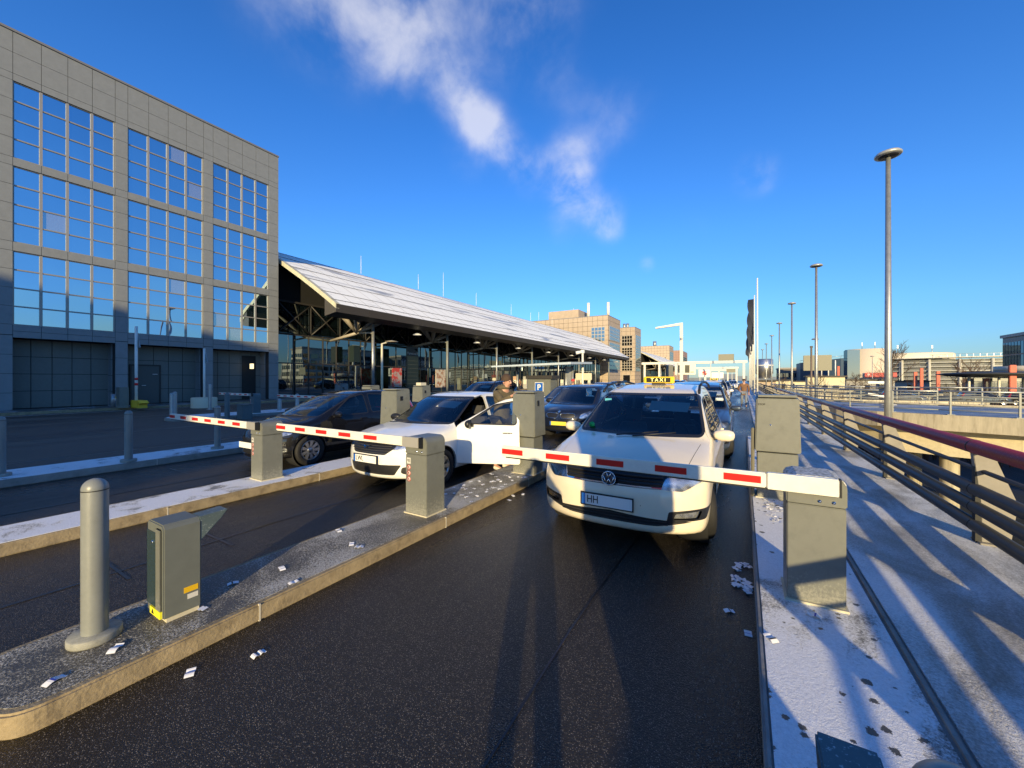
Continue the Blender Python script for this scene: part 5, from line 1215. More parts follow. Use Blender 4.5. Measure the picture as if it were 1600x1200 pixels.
# signposts near the office
r = empty('signpost', (-29.6, 8.1, .13), 0, 'tall white signpost seen from behind with a triangular sign and a yellow foot', 'signpost')
MB().tube((0, 0, 0), (0, 0, 4.6), .07, n=10).build('post', WHITEP, r); MB().prism([(-.32, 3.4), (.32, 3.4), (.0, 4.15)], .07, .1, 'y').build('sign_back', GALV, r)
for z in (1.25, 1.55): MB().lathe([(.001, z), (.075, z), (.075, z + .14), (.001, z + .14)], 12).build('red_band', REDP, r)
f = MB(); f.prism([(-.2, .0), (1.0, .0), (1.0, .2), (1.3, .28), (1.0, .42), (-.2, .42)], -.2, .2, 'y'); f.build('yellow_foot', mat('foot_yellow', (.75, .50, .03), .5), r, bevel=.02)
r = empty('signpost', (-28.2, 10.8, .0), 0, 'white signpost standing in a round cream planter base by the office pillar', 'signpost')
MB().tube((0, 0, .3), (0, 0, 3.6), .06, n=10).build('post', WHITEP, r); MB().prism([(-.28, 2.75), (.28, 2.75), (.0, 3.4)], .06, .09, 'y').build('sign_back', GALV, r)
MB().lathe([(.001, .62), (.62, .62), (.65, .58), (.65, 0)], 28).build('round_base', mat('planter_cream', (.62, .55, .40), .7), r)
r = empty('guard_box', (-30.1, 7.6, .13), 0, 'low grey cabinet with a pipe rail and yellow bands beside the tall signpost', 'cabinet')
MB().box(-.05, .5, -.2, .2, 0, 1.15).build('cabinet', GREYM, r, bevel=.02); MB().tube((-.95, -.1, .45), (-.05, -.1, .45), .05, n=8).build('pipe_rail', WHITEP, r); MB().tube((-.95, -.1, 0), (-.95, -.1, .75), .10, n=12).build('stub_post', GALV, r); MB().box(-.3, -.06, -.16, -.02, .5, .64).build('yellow_band', mat('foot_yellow', ()), r)
# parking kiosk with canopy
r = empty('pay_station', (-10.2, 20.2, .0), 0, 'grey pay station kiosk with blue parking sign under a flat glass canopy', 'kiosk')
MB().box(-.75, .75, 0, 1.0, 0, 1.75).build('kiosk', GREYM, r, bevel=.03); MB().box(-.8, .9, -.1, 1.05, 1.75, 1.95).build('kiosk_top', DARKM, r)
pb = MB().box(-.22, .32, -.04, -.005, .95, 1.55).build('parking_sign', WHITEP, r); MB().box(-.19, .29, -.05, -.041, .98, 1.52).build('blue_field', M_eu, pb); text('parking_letter', 'P', .46, WHITEP, pb, (.05, -.055, 1.25), bold=.008)
cn = MB(); cn.hexa([(-2.3, -1.5, 2.42), (2.6, -1.5, 2.5), (2.6, 1.8, 2.62), (-2.3, 1.8, 2.55)], [(-2.3, -1.5, 2.5), (2.6, -1.5, 2.62), (2.6, 1.8, 2.74), (-2.3, 1.8, 2.66)]); cn.build('canopy', mat('canopy_blue', (.45, .52, .58), .4, noise=.1), r)
for x in (-1.7, 1.5, 1.9): MB().tube((x, .5, 0), (x, .5, 2.5), .07, n=8).build('canopy_post', GALV, r)
MB().box(1.45, 1.95, .45, .55, .0, 2.45).build('canopy_fin', GALV, r)
# small clutter in front of the terminal
for i in range(9):
    x = -30.8 + .6 * math.sin(i * 2.3); y = 47 + i * 5.1
    r = empty('information_stele', (x, y, 0), 0, '%s stele before the terminal glass, %s from the near end' % (('cream', 'tan', 'grey')[i % 3], ('first', 'second', 'third', 'fourth', 'fifth', 'sixth', 'seventh', 'eighth', 'ninth')[i]), 'stele', 'pale steles before the terminal')
    MB().box(-.35, .35, -.1, .1, 0, 1.9 + .3 * math.sin(i)).build('slab', mat('stele_%d' % (i % 3), [(.5, .45, .35), (.45, .28, .18), (.35, .35, .34)][i % 3], .6), r, bevel=.02); MB().box(-.28, .28, -.12, -.10, .9, 1.6).build('notice', mat('notice', (.6, .58, .5), .6), r)
# ------------------------------------------------------------ office towers beyond the terminal
def tower(X, Y, w, dep, h, label, wins, rows=(4.0, 17.5), gm=GRAN2, top=None, darkwin=None):
    r = empty('office_tower', (X, Y, 0), 0, label, 'building', 'granite office towers'); L_ = -r.location
    MB().box(X - w + .05, X - .05, Y + .05, Y + dep - .05, 0, h - .1).build('wall_core', JOINT, r, loc=L_)
    wl = MB(); panels(wl, X - w, X, 0, h, 'y', Y, d=.05, na=int(w / 1.5), nz=int(h / 1.35), g=.07); panels(wl, Y, Y + dep, 0, h, 'x', X, d=.05, na=int(dep / 1.5), nz=int(h / 1.35), g=.07)
    wl.build('wall', gm, r, loc=L_)
    MB().box(X - w, X + .02, Y - .02, Y + dep, h - .1, h + .1).build('roof_edge', mat('coping', ()), r, loc=L_)
    def win(plane, a0, a1, z0, z1, nc, nr, m):
        f = MB(); g = MB(); dy = (a1 - a0) / nc; dz = (z1 - z0) / nr
        if plane == 'y':
            f.box(a0 - .1, a1 + .1, Y - .06, Y - .01, z0 - .1, z1 + .1)
            for i in range(nc):
                for k in range(nr): g.box(a0 + i * dy + .09, a0 + (i + 1) * dy - .09, Y - .085, Y - .062, z0 + k * dz + .09, z0 + (k + 1) * dz - .09)
        else:
            f.box(X + .01, X + .06, a0 - .1, a1 + .1, z0 - .1, z1 + .1)
            for i in range(nc):
                for k in range(nr): g.box(X + .062, X + .085, a0 + i * dy + .09, a0 + (i + 1) * dy - .09, z0 + k * dz + .09, z0 + (k + 1) * dz - .09)
        fo = f.build('window', mat('win_frame_far', (.40, .36, .30), .5), r, loc=L_); g.build('pane', m, fo)
    for q in wins: win(*q)
    return r
MG = mirrormat('tower_glass', (.62, .72, .74), (.10, .12, .12), .5, .1, .3); MGD = mirrormat('tower_glass_dark', (.35, .35, .33), (.02, .02, .02), .5)
W1 = [('y', -37.9, -33.9, 12.5, 16.6, 4, 4, MG), ('y', -37.9, -33.9, 8.0, 11.6, 4, 3, MGD), ('x', 110.2, 120.8, 13.0, 17.0, 9, 4, MG), ('x', 110.2, 120.8, 8.6, 12.3, 9, 4, MG), ('x', 110.2, 120.8, 4.5, 7.9, 9, 3, MG)]
t1 = tower(-33, 109, 62, 13, 19.9, 'sunlit beige granite office tower with white chimneys rising behind the terminal roof', W1)
MB().box(-53, -43, 112, 120, 20, 22.9).build('roof_plant', GRAN2, t1, loc=-t1.location)
for x, y, z in ((-39.5, 111, 24.3), (-34, 112.5, 24.2)): MB().tube((x, y, 20), (x, y, z), .42, n=14).build('chimney', POLE, t1, loc=-t1.location)
for x in (-57, -60, -45): MB().tube((x, 113, 20), (x, 113, 23.5), .05, n=6).build('lightning_rod', WHITEP, t1, loc=-t1.location)
W2 = [('y', -37.6, -33.9, 13.6, 17.2, 4, 3, MGD), ('y', -37.6, -33.9, 9.2, 12.9, 4, 4, MGD), ('y', -37.6, -33.9, 4.6, 8.4, 4, 4, MGD), ('y', -37.2, -34.6, .2, 3.2, 1, 1, MGD), ('x', 142, 149.5, 4.5, 17.5, 6, 14, MG)]
t2 = tower(-33, 141, 6.2, 9.5, 20.2, 'slim sunlit beige granite tower with dark gridded windows behind the first tower', W2)
for x in (-37.5, -36.3): MB().tube((x, 144, 20), (x, 144, 22.0), .5, n=12).build('chimney', GALV, t2, loc=-t2.location)
W3 = [('y', -46, -41, 12, 15, 6, 3, MG), ('y', -39.5, -34.5, 8.5, 13, 6, 4, MGD), ('y', -52, -47, 9, 14, 6, 4, MG), ('x', 217, 229, 5, 16, 8, 9, MG)]
t3 = tower(-33, 216, 30, 14, 19.2, 'pale low granite block farther down the terminal row', W3)
MB().tube((-41, 220, 19), (-41, 220, 22), .9, n=12).build('chimney', GALV, t3, loc=-t3.location)
t4 = tower(-33, 262, 14, 30, 19.5, 'farthest reddish granite block at the end of the terminal row', [('x', 264, 288, 5, 16, 12, 9, MGD)], gm=mat('granite_pink', (.36, .22, .17), .6))
# hotel and glass office seen only as reflections and long shadows, plus the blue glass block at the right edge
def block(name, x0, x1, y0, y1, z0, h, label, wm, gm, floors, cols, faces='yx', strip=False):
    r = empty(name, ((x0 + x1) / 2, (y0 + y1) / 2, z0), 0, label, 'building'); L_ = -r.location
    MB().box(x0, x1, y0, y1, z0, h).build('wall', wm, r, loc=L_)
    g = MB(); fh = (h - z0 - 2) / floors
    for k in range(floors):
        za = z0 + 1.2 + k * fh; zb = za + fh * (.62 if not strip else .9)
        for j in range(cols):
            for pl in faces:
                if pl == 'x':
                    wy = (y1 - y0) / cols; a = y0 + j * wy + wy * .1
                    for xx, s in ((x0, -1), (x1, 1)): g.box(min(xx, xx + s * .06), max(xx, xx + s * .06), a, a + wy * .8, za, zb)
                else:
                    wx = (x1 - x0) / cols; a = x0 + j * wx + wx * .1
                    for yy, s in ((y0, -1), (y1, 1)): g.box(a, a + wx * .8, min(yy, yy + s * .06), max(yy, yy + s * .06), za, zb)
    g.build('window_band', gm, r, loc=L_); MB().box(x0 - .3, x1 + .3, y0 - .3, y1 + .3, h, h + .6).build('roof_edge', mat('coping', ()), r, loc=L_)
    return r
block('hotel', 64, 76, 80, 112, -5.2, 12.5, 'pale hotel block outside the right side, mirrored in the terminal glass', mat('hotel_wall', (.55, .52, .44), .7), MGD, 7, 9)
block('rear_office', -20.5, 19.0, -74, -54, 0, 19.3, 'office block behind the viewpoint whose shadow covers the far lanes', mat('hotel_wall', ()), MGD, 5, 12)
block('rear_tower', -24, -4.3, -98, -75, 0, 27.5, 'taller block behind the viewpoint shading the corner of the granite office', mat('hotel_wall', ()), MGD, 7, 6)
block('glass_office', 47.7, 78, 108, 125, -5.2, 10.4, 'dark blue glass office block cut by the right edge', mat('bluewall', (.03, .05, .08), .4), MIRB, 5, 16, strip=True)
# ------------------------------------------------------------ round parking garage
gx, gy = 72.8, 225.0; GR = 38.0
r = empty('parking_garage', (gx, gy, -5.2), 0, 'wide round parking garage with pale banded levels on the right horizon', 'building'); L_ = -r.location
bd = MB(); N_ = 90
core = MB(); core.lathe([(.01, 8.4), (GR - 1.2, 8.4), (GR - 1.2, -5)], N_, (gx, gy, 0)); core.build('dark_levels', mat('garage_dark', (.20, .20, .18), .8), r, loc=L_)
for k in range(9): z = -4.4 + k * 1.45; bd.lathe([(GR - 3, z + .45), (GR, z + .45), (GR, z), (GR - 3, z)], N_, (gx, gy, 0))
bd.build('level_band', mat('garage_band', (.46, .45, .40), .7), r, loc=L_)
md = MB()
for k in range(9):
    for j in range(2): z = -3.75 + k * 1.45 + j * .36; md.lathe([(GR - .3, z + .13), (GR - .2, z + .13), (GR - .2, z), (GR - .3, z)], N_, (gx, gy, 0))
md.build('grille_band', mat('garage_grille', (.40, .41, .39), .6), r, loc=L_)
cl = MB()
for i in range(34): a = 2 * math.pi * i / 34; cl.tube((gx + (GR + .1) * math.cos(a), gy + (GR + .1) * math.sin(a), -5), (gx + (GR + .1) * math.cos(a), gy + (GR + .1) * math.sin(a), 8.5), .4, n=8)
cl.build('column', mat('garage_col', (.48, .46, .40), .7), r, loc=L_)
rr_ = MB(); rr_.lathe([(GR - 4, 9.4), (GR + 1.0, 9.2), (GR + 1.0, 8.9), (GR - 4, 8.9)], N_, (gx, gy, 0)); rr_.build('roof_ring', mat('garage_ring', (.66, .64, .56), .6), r, loc=L_)
up = MB(); up.lathe([(.01, 11.2), (12, 11.2), (12.5, 10.9), (12.5, 8.9)], 60, (54, 206, 0)); up.build('upper_drum', mat('garage_cream', (.68, .60, .46), .7), r, loc=L_)
rl = MB(); rl.lathe([(GR - 3, 10.3), (GR - 2.9, 10.3), (GR - 2.9, 10.2)], N_, (gx, gy, 0))
for i in range(150): a = 2 * math.pi * i / 150; rl.box(gx + (GR - 3) * math.cos(a) - .06, gx + (GR - 3) * math.cos(a) + .06, gy + (GR - 3) * math.sin(a) - .06, gy + (GR - 3) * math.sin(a) + .06, 9.3, 10.3)
rl.build('roof_railing', GALV, r, loc=L_)
for (x, y) in ((50, 200), (61, 206), (80, 200)): MB().tube((x, y, 9), (x, y, 14.3), .10, n=6).build('mast', GALV, r, loc=L_); MB().box(x - .2, x + .2, y - .1, y + .1, 13.2, 14.4).build('antenna', WHITEP, r, loc=L_)
r2 = empty('stair_tower', (34.9, 170, -5.2), 0, 'cream and grey cylindrical stair tower left of the round garage', 'building')
MB().lathe([(.01, 16.6), (5.4, 16.6), (5.4, 0)], 48, (0, 0, 0)).build('drum', mat('stair_cream', (.62, .52, .40), .7), r2); MB().box(-5.7, -2.6, -5.4, 0, 0, 16.3).build('glass_side', mirrormat('stair_glass', (.5, .6, .66), (.12, .14, .15), .3), r2); MB().box(-1.5, 6.0, -5.9, -5.6, 7.4, 8.9).build('red_sign', mat('sign_red_soft', (.50, .08, .07), .6), r2)
text('sign_letters', 'P', 1.2, WHITEP, r2, (-.6, -5.95, 8.15))
for x in (-1, 2.2): MB().tube((x, 0, 16.6), (x, 0, 19), .08, n=6).build('mast', GALV, r2); MB().box(x - .12, x + .12, -.08, .08, 18, 19.0).build('antenna', WHITEP, r2)
r3 = empty('garage_wing', (30.5, 196, -5.2), 0, 'dark blue curved garage wing between the bare trees', 'building')
g = MB(); pts = [(-10, 5), (-7, 1.5), (-3, -.6), (2, -2), (8, -2.6)]; hz = [13.6, 14.0, 14.3, 14.9, 15.3]
for i, ((a, b), (c, d_)) in enumerate(zip(pts[:-1], pts[1:])): g.hexa([(a, b, 0), (c, d_, 0), (c, d_ + 14, 0), (a, b + 14, 0)], [(a, b, hz[i]), (c, d_, hz[i + 1]), (c, d_ + 14, hz[i + 1]), (a, b + 14, hz[i])])
g.build('facade', mat('wing_blue', (.04, .075, .12), .5, .3, noise=.1), r3)
rl = MB()
for i, ((a, b), (c, d_)) in enumerate(zip(pts[:-1], pts[1:])): rl.tube((a, b, hz[i] + .9), (c, d_, hz[i + 1] + .9), .07, n=6); rl.tube((a, b, hz[i]), (a, b, hz[i] + .9), .05, n=5)
rl.build('roof_rail', GALV, r3)
# low buildings on the horizon
r = block('warehouse', 15, 29, 225, 245, -5.2, 6.5, 'low grey framed building on the horizon behind the sign back', mat('whouse', (.16, .14, .12), .8), MGD, 3, 12)
r = empty('silo_tower', (5.6, 142, -5.2), 0, 'short silver cylindrical tower on a cream base behind the flagpoles', 'tower')
MB().lathe([(.01, 13.0), (2.1, 13.0), (2.3, 12.8), (2.3, 8.6), (1.7, 7.8), (1.7, 7)], 28).build('drum', mat('silo_silver', (.55, .53, .50), .28, .9), r); MB().box(-2.2, 2.8, -1.8, 1.8, 0, 6.2).build('base', GRAN2, r); MB().box(-2.6, 6, -2.6, 2.2, 6.2, 6.5).build('slab', DARKM, r); ring = MB().lathe([(2.33, 11.2), (2.42, 11.2), (2.42, 10.9), (2.33, 10.9)], 28).build('ring', WHITEP, r)
# entry canopy, red portal posts, small clutter beyond the ramp
r = empty('entry_canopy', (27.3, 70, -1.1), 0, 'dark flat parking entry canopy with glazed booths left of the glass block', 'canopy')
c = MB(); c.lathe([(.01, 9.3), (6, 9.3), (12.5, 8.7), (12.5, 8.5), (7, 7.6), (.01, 7.4)], 36, (-2, 0, 0)); c.build('roof_disc', mat('canopy_dark', (.05, .055, .06), .5), r)
c = MB(); c.lathe([(.01, 11.0), (8.5, 11.0), (8.5, 9.35), (.01, 9.35)], 36, (8, 6, 0)); c.build('cream_drum', mat('garage_cream', ()), r)
for i, (x, y) in enumerate(((-9, -3), (-4, -5), (2, -5), (6, -3))): MB().tube((x, y, 0), (x, y, 8.2), .28, n=10).build('column', POLE, r)
MB().box(-8, 3, -3, 4, 0, 7.3).build('glass_booth', mirrormat('booth_glass', (.6, .65, .66), (.2, .22, .22), .4), r); MB().box(3.2, 15, -4, 4, 0, 7.0).build('cream_wall', mat('booth_cream', (.62, .56, .38), .7), r); MB().box(4.6, 6.2, -4.1, -4.0, 3.0, 6.4).build('red_door', REDP, r); r.scale = (.42, .42, .40)
ORR = mat('portal_red', (.55, .12, .07), .6)
for i, (x, y, h) in enumerate(((25.9, 66, 8.5), (33.3, 118, 9.3), (30.7, 112, 8.4), (32.8, 108, 8.45), (24.7, 105, 8.2), (22.9, 140, 10.5))):
    r = empty('red_pylon', (x, y, -5.2), 0, 'slim orange red pylon %s' % ('at the right end of the entry canopy', 'before the round garage, tallest of the middle ones', 'before the round garage, left of the tallest', 'standing alone between garage and canopy', 'hidden partly by the nearest parking lamp', 'before the blue wing')[i], 'pylon', 'orange red pylons beyond the ramp')
    MB().box(-.26, .26, -.2, .2, 0, h).build('shaft', ORR, r, bevel=.04); MB().box(-.34, .34, -.28, .28, 0, .3).build('foot', DARKM, r)
for i, (x, y, w_, h) in enumerate(((17, 118, 7, 7.4), (27, 128, 9, 6.6), (9, 150, 8, 6.4), (35, 140, 12, 6.2), (20, 160, 14, 6.0))):
    r = empty('service_hut', (x, y, -5.2), 0, 'low cream service hut %s' % ('with masts, left of the bare trees', 'under the red sign', 'near the silver silo', 'right of the nearest lamp', 'behind the other huts')[i], 'hut', 'service huts beyond the ramp')
    MB().box(-w_ / 2, w_ / 2, 0, 4, 0, h).build('wall', mat('booth_cream', ()) if i % 2 == 0 else mat('hut_grey', (.30, .29, .27), .7), r); MB().box(-w_ / 2 - .4, w_ / 2 + .4, -.5, 4.5, h, h + .3).build('roof', DARKM, r)
    for k in range(3): MB().box(-w_ / 2 + .8 + k * w_ / 3.4, -w_ / 2 + .8 + k * w_ / 3.4 + 1.0, -.03, .0, 3.2, 5.4).build('window', MGD, r)
    if i == 0:
        for k in range(4): MB().tube((-2 + k * 1.3, 1, h), (-2 + k * 1.3, 1, h + 3 + (k % 2)), .12, n=6).build('mast', WHITEP, r)
# ------------------------------------------------------------ curved ramp bridge on the right
near = [(2.75, 33.5), (3.3, 29.5), (4.3, 26.8), (5.6, 25.3), (7.4, 24.4), (9.6, 23.5), (14, 22.3), (22, 20.8), (32, 19.5), (60, 17)]
far = [(2.75, 48), (3.4, 42.5), (5, 38.5), (7.5, 36.5), (10, 35.7), (12.6, 35.2), (17, 34.6), (24, 33.4), (34, 31.8), (62, 29)]
ramp = empty('ramp_bridge', (8, 26, 0), 0, 'curved concrete ramp bridge with snowy deck beyond the red railing', 'bridge'); L_ = -ramp.location
dk = MB()
for i in range(len(near) - 1): dk.add([(*near[i], .06), (*near[i + 1], .06), (*far[i + 1], .06), (*far[i], .06)], [(0, 1, 2, 3)])
dk.build('deck', snow_mat('ramp_snow', .42, (.09, .09, .10), (.68, .69, .73), .35, fine=.3, stretch=(.5, 2.0, 1), edge=.15), ramp, loc=L_, fix=False)
def wallstrip(mb, pts, z0, z1, off, th):
    for i, (p, q) in enumerate(zip(pts[:-1], pts[1:])):
        p = Vector(p); q = Vector(q); d = (q - p).normalized(); n = Vector((-d.y, d.x)); p1 = p + n * off; q1 = q + n * off; p2 = p1 + n * th; q2 = q1 + n * th; e = .002 * (i % 2)
        mb.hexa([(*p1, z0), (*q1, z0), (*q2, z0), (*p2, z0)], [(*p1, z1 + e), (*q1, z1 + e), (*q2, z1 + e), (*p2, z1 + e)])
eb = MB(); wallstrip(eb, near, -.52, .17, -.0, .35); wallstrip(eb, far, -.52, .17, -.35, .35); eb.build('edge_beam', CONC, ramp, loc=L_)
gb = MB(); wallstrip(gb, near, -1.75, -.55, .95, .5); wallstrip(gb, far, -1.75, -.55, -1.5, .5); gb.build('girder', mat('girder_cream', (.58, .50, .33), .7, noise=.15), ramp, loc=L_)
for (x, y) in ((6.5, 27.2), (8.4, 26.4), (15, 24.6), (24, 23), (9, 33), (18, 31.5), (36, 20.5)): MB().tube((x, y, -5.2), (x, y, -1.75), .33, n=16).build('pier', CONC, ramp, loc=L_)
mm_ = MB(); mm_.box(3.2, 60, 26, 30, -1.9, -1.76); 
def ramp_rail(pts, off, label, cnt):
    r = empty('railing', (pts[3][0], pts[3][1], .17), 0, label, 'railing', 'grey bar railings of the ramp bridge'); l0 = -r.location
    P3 = [Vector((*p, 0)) for p in pts]; offp = []
    for i, p in enumerate(P3):
        d = (P3[min(i + 1, len(P3) - 1)] - P3[max(i - 1, 0)]).normalized(); offp.append(p + Vector((-d.y, d.x, 0)) * off)
    for z, rr in ((1.2, .04), (.98, .022), (.78, .022), (.58, .022), (.38, .022)):
        b = MB()
        for p, q in zip(offp[:-1], offp[1:]): b.tube(p + Vector((0, 0, z)), q + Vector((0, 0, z)), rr, n=6)
        b.build('rail', GALV if z > 1 else POSTG, r, loc=l0)
    acc = 0
    for p, q in zip(offp[:-1], offp[1:]):
        L = (q - p).length; t = (-acc) % 1.85
        while t < L:
            c = p.lerp(q, t / L); pb = MB(); pb.box(c.x - .03, c.x + .03, c.y - .03, c.y + .03, .17, 1.2); pb.box(c.x - .12, c.x + .12, c.y - .08, c.y + .08, .17, .20); pb.build('post', POSTG, r, loc=l0); t += 1.85
        acc += L
    return r
ramp_rail(near, .17, 'grey bar railing along the near edge of the snowy ramp', 0)
ramp_rail(far, -.17, 'grey bar railing along the far edge of the snowy ramp', 0)
r = empty('parking_barrier', (7.9, 33.4, .1), 0, 'white frosted barrier post with short arms standing on the ramp deck', 'barrier')
MB().tube((0, 0, 0), (0, 0, 1.6), .10, n=10).build('post', WHITEP, r); MB().box(-.95, 0, -.06, .06, 1.35, 1.5).build('arm', WHITEP, r); MB().hexa([(-.95, -.05, .62), (0, -.05, .45), (0, .05, .45), (-.95, .05, .62)], [(-.95, -.05, .75), (0, -.05, .6), (0, .05, .6), (-.95, .05, .75)]).build('brace', WHITEP, r); MB().lathe([(.001, .06), (.4, .05), (.42, 0)], 16).build('foot', FROSTW, r)
# lower parapets farther out
for i, (y, z, x0, x1) in enumerate(((52, -.35, 3.2, 19), (66, -.25, 3.4, 23), (84, .0, 3.6, 26))):
    r = empty('parapet', ((x0 + x1) / 2, y, z - 1), 0, 'pale concrete parapet of a lower ramp beyond the snowy deck, %s of three' % ('nearest', 'middle', 'farthest')[i], 'parapet', 'pale parapets beyond the ramp')
    MB().box(x0 - (x0 + x1) / 2, x1 - (x0 + x1) / 2, -.2, .2, .0, 1.0).build('wall', mat('parapet_pale', (.50, .45, .33), .8, noise=.3, nscale=.6), r); MB().box(x0 - (x0 + x1) / 2, x1 - (x0 + x1) / 2, -.1, 14, -.4, -.0).build('slab', LOWG, r)
    rl = MB(); 
    for z_ in (1.25, 1.5): rl.tube((x0 - (x0 + x1) / 2, 0, z_), (x1 - (x0 + x1) / 2, 0, z_), .04, n=6)
    for x in np.arange(x0 - (x0 + x1) / 2, x1 - (x0 + x1) / 2, 3.0): rl.box(x - .04, x + .04, -.04, .04, 1.0, 1.5)
    rl.build('rail', POSTG, r)
# side wall of our own deck and verge below
S(MB().box(2.323, 2.45, -70, 200, -5.2, -.12).build('retaining_wall', CONC))
S(MB().box(2.6, 30, -30, 18, -5.19, -5.15).build('lower_road', mat('low_asph', (.02, .022, .025), .4, noise=.3, nscale=1)))
# ------------------------------------------------------------ bare trees and scrub
BARK = mat('bark', (.09, .06, .04), .9, noise=.3); BARK2 = mat('twig', (.10, .06, .04), .9, noise=.3)
def bare_tree(loc, h, label, m=BARK, seed=0, n=260, group='leafless trees beyond the ramp'):
    rn = random.Random(seed); r = empty('bare_tree', loc, 0, label, 'tree', group)
    t = MB(); t.tube((0, 0, 0), (0, 0, h * .55), .16, .09, n=8); t.tube((0, 0, h * .55), (.1, 0, h), .09, .015, n=6); t.build('trunk', BARK, r)
    c = MB()
    def br(p, d, L, rad, lv):
        q = p + d * L; c.tube(p, q, rad, rad * .5, n=4, caps=False)
        if lv <= 0: return
        for k in range(3 if lv > 1 else 4):
            nd = (d + Vector((rn.uniform(-.7, .7), rn.uniform(-.7, .7), rn.uniform(-.2, .6)))).normalized(); br(p.lerp(q, rn.uniform(.4, 1)), nd, L * rn.uniform(.45, .7), rad * .55, lv - 1)
    for k in range(24):
        z = h * rn.uniform(.22, .93); a = rn.uniform(0, 6.28); br(Vector((0, 0, z)), Vector((math.cos(a), math.sin(a), 1.1)).normalized(), h * .26 * (1.15 - z / h) + .5, .045, 3)
    c.build('crown', m, r, fix=False); return r
TR = [(15.5, 64, 10.5, 'tallest bare tree between the lamps, before the blue wing', BARK), (24, 70, 9.2, 'bare reddish tree before the cream stair tower', BARK2), (34, 74, 10.6, 'spreading bare tree before the round garage', BARK2), (12, 92, 7.5, 'small bare tree behind the large sign back', BARK), (18.5, 98, 7.5, 'small bare tree near the service hut masts', BARK), (45, 90, 7.5, 'small bare tree left of the entry canopy', BARK), (7.7, 110, 7.0, 'thin bare tree near the silver silo', BARK)]
for i, (x, y, h, lb, m) in enumerate(TR): bare_tree((x, y, -5.2), h, lb, m, i)
sc = MB(); rn = random.Random(5)
for i in range(2600):
    x = rn.uniform(6, 62); y = rn.choice((50, 64, 80, 96)) + rn.uniform(-6, 4); z = -5.2; hgt = rn.uniform(3.6, 6.0)
    for k in range(4): sc.tube((x, y, z), (x + rn.uniform(-1, 1), y + rn.uniform(-1, 1), z + hgt * rn.uniform(.7, 1)), .035, .01, n=3, caps=False)
tag(sc.build('scrub', BARK2, fix=False), 'brown leafless scrub growing on the low ground beyond the ramp', 'scrub', kind='stuff')
hb = MB()
for i in range(60):
    x = -160 + i * 14 + rn.uniform(-4, 4); y = 420 + rn.uniform(-20, 60); hgt = rn.uniform(4, 9); w_ = rn.uniform(9, 20)
    hb.box(x, x + w_, y, y + 12, -5.2, hgt - 2)
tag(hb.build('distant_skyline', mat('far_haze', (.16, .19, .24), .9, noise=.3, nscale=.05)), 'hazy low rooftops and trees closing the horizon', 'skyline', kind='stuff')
# ------------------------------------------------------------ people
SKIN = mat('skin', (.50, .27, .19), .55); HAIR = mat('hair_brown', (.06, .035, .02), .8, noise=.4, nscale=60); SHOEW = mat('shoe_white', (.75, .72, .65), .6); SHOEB = mat('shoe_black', (.02, .018, .016), .5)
def skinned(name, m, pts, edges, radii, parent, sub=2, root=0):
    me = bpy.data.meshes.new(name); me.from_pydata([tuple(p) for p in pts], edges, []); o = bpy.data.objects.new(name, me); COL.objects.link(o)
    md = o.modifiers.new('skin', 'SKIN'); md.branch_smoothing = .6; md.use_smooth_shade = True
    for i, r_ in enumerate(radii):
        rr = r_ if isinstance(r_, tuple) else (r_, r_); o.data.skin_vertices[0].data[i].radius = rr
    o.data.skin_vertices[0].data[root].use_root = True
    s = o.modifiers.new('sub', 'SUBSURF'); s.levels = sub; s.render_levels = sub
    bpy.context.view_layer.update(); ev = o.evaluated_get(bpy.context.evaluated_depsgraph_get()); nm = bpy.data.meshes.new_from_object(ev)
    bpy.data.objects.remove(o); nm.materials.clear(); nm.materials.append(m); nm.polygons.foreach_set('use_smooth', [True] * len(nm.polygons))
    q = bpy.data.objects.new(name, nm); COL.objects.link(q); q.parent = parent; return q
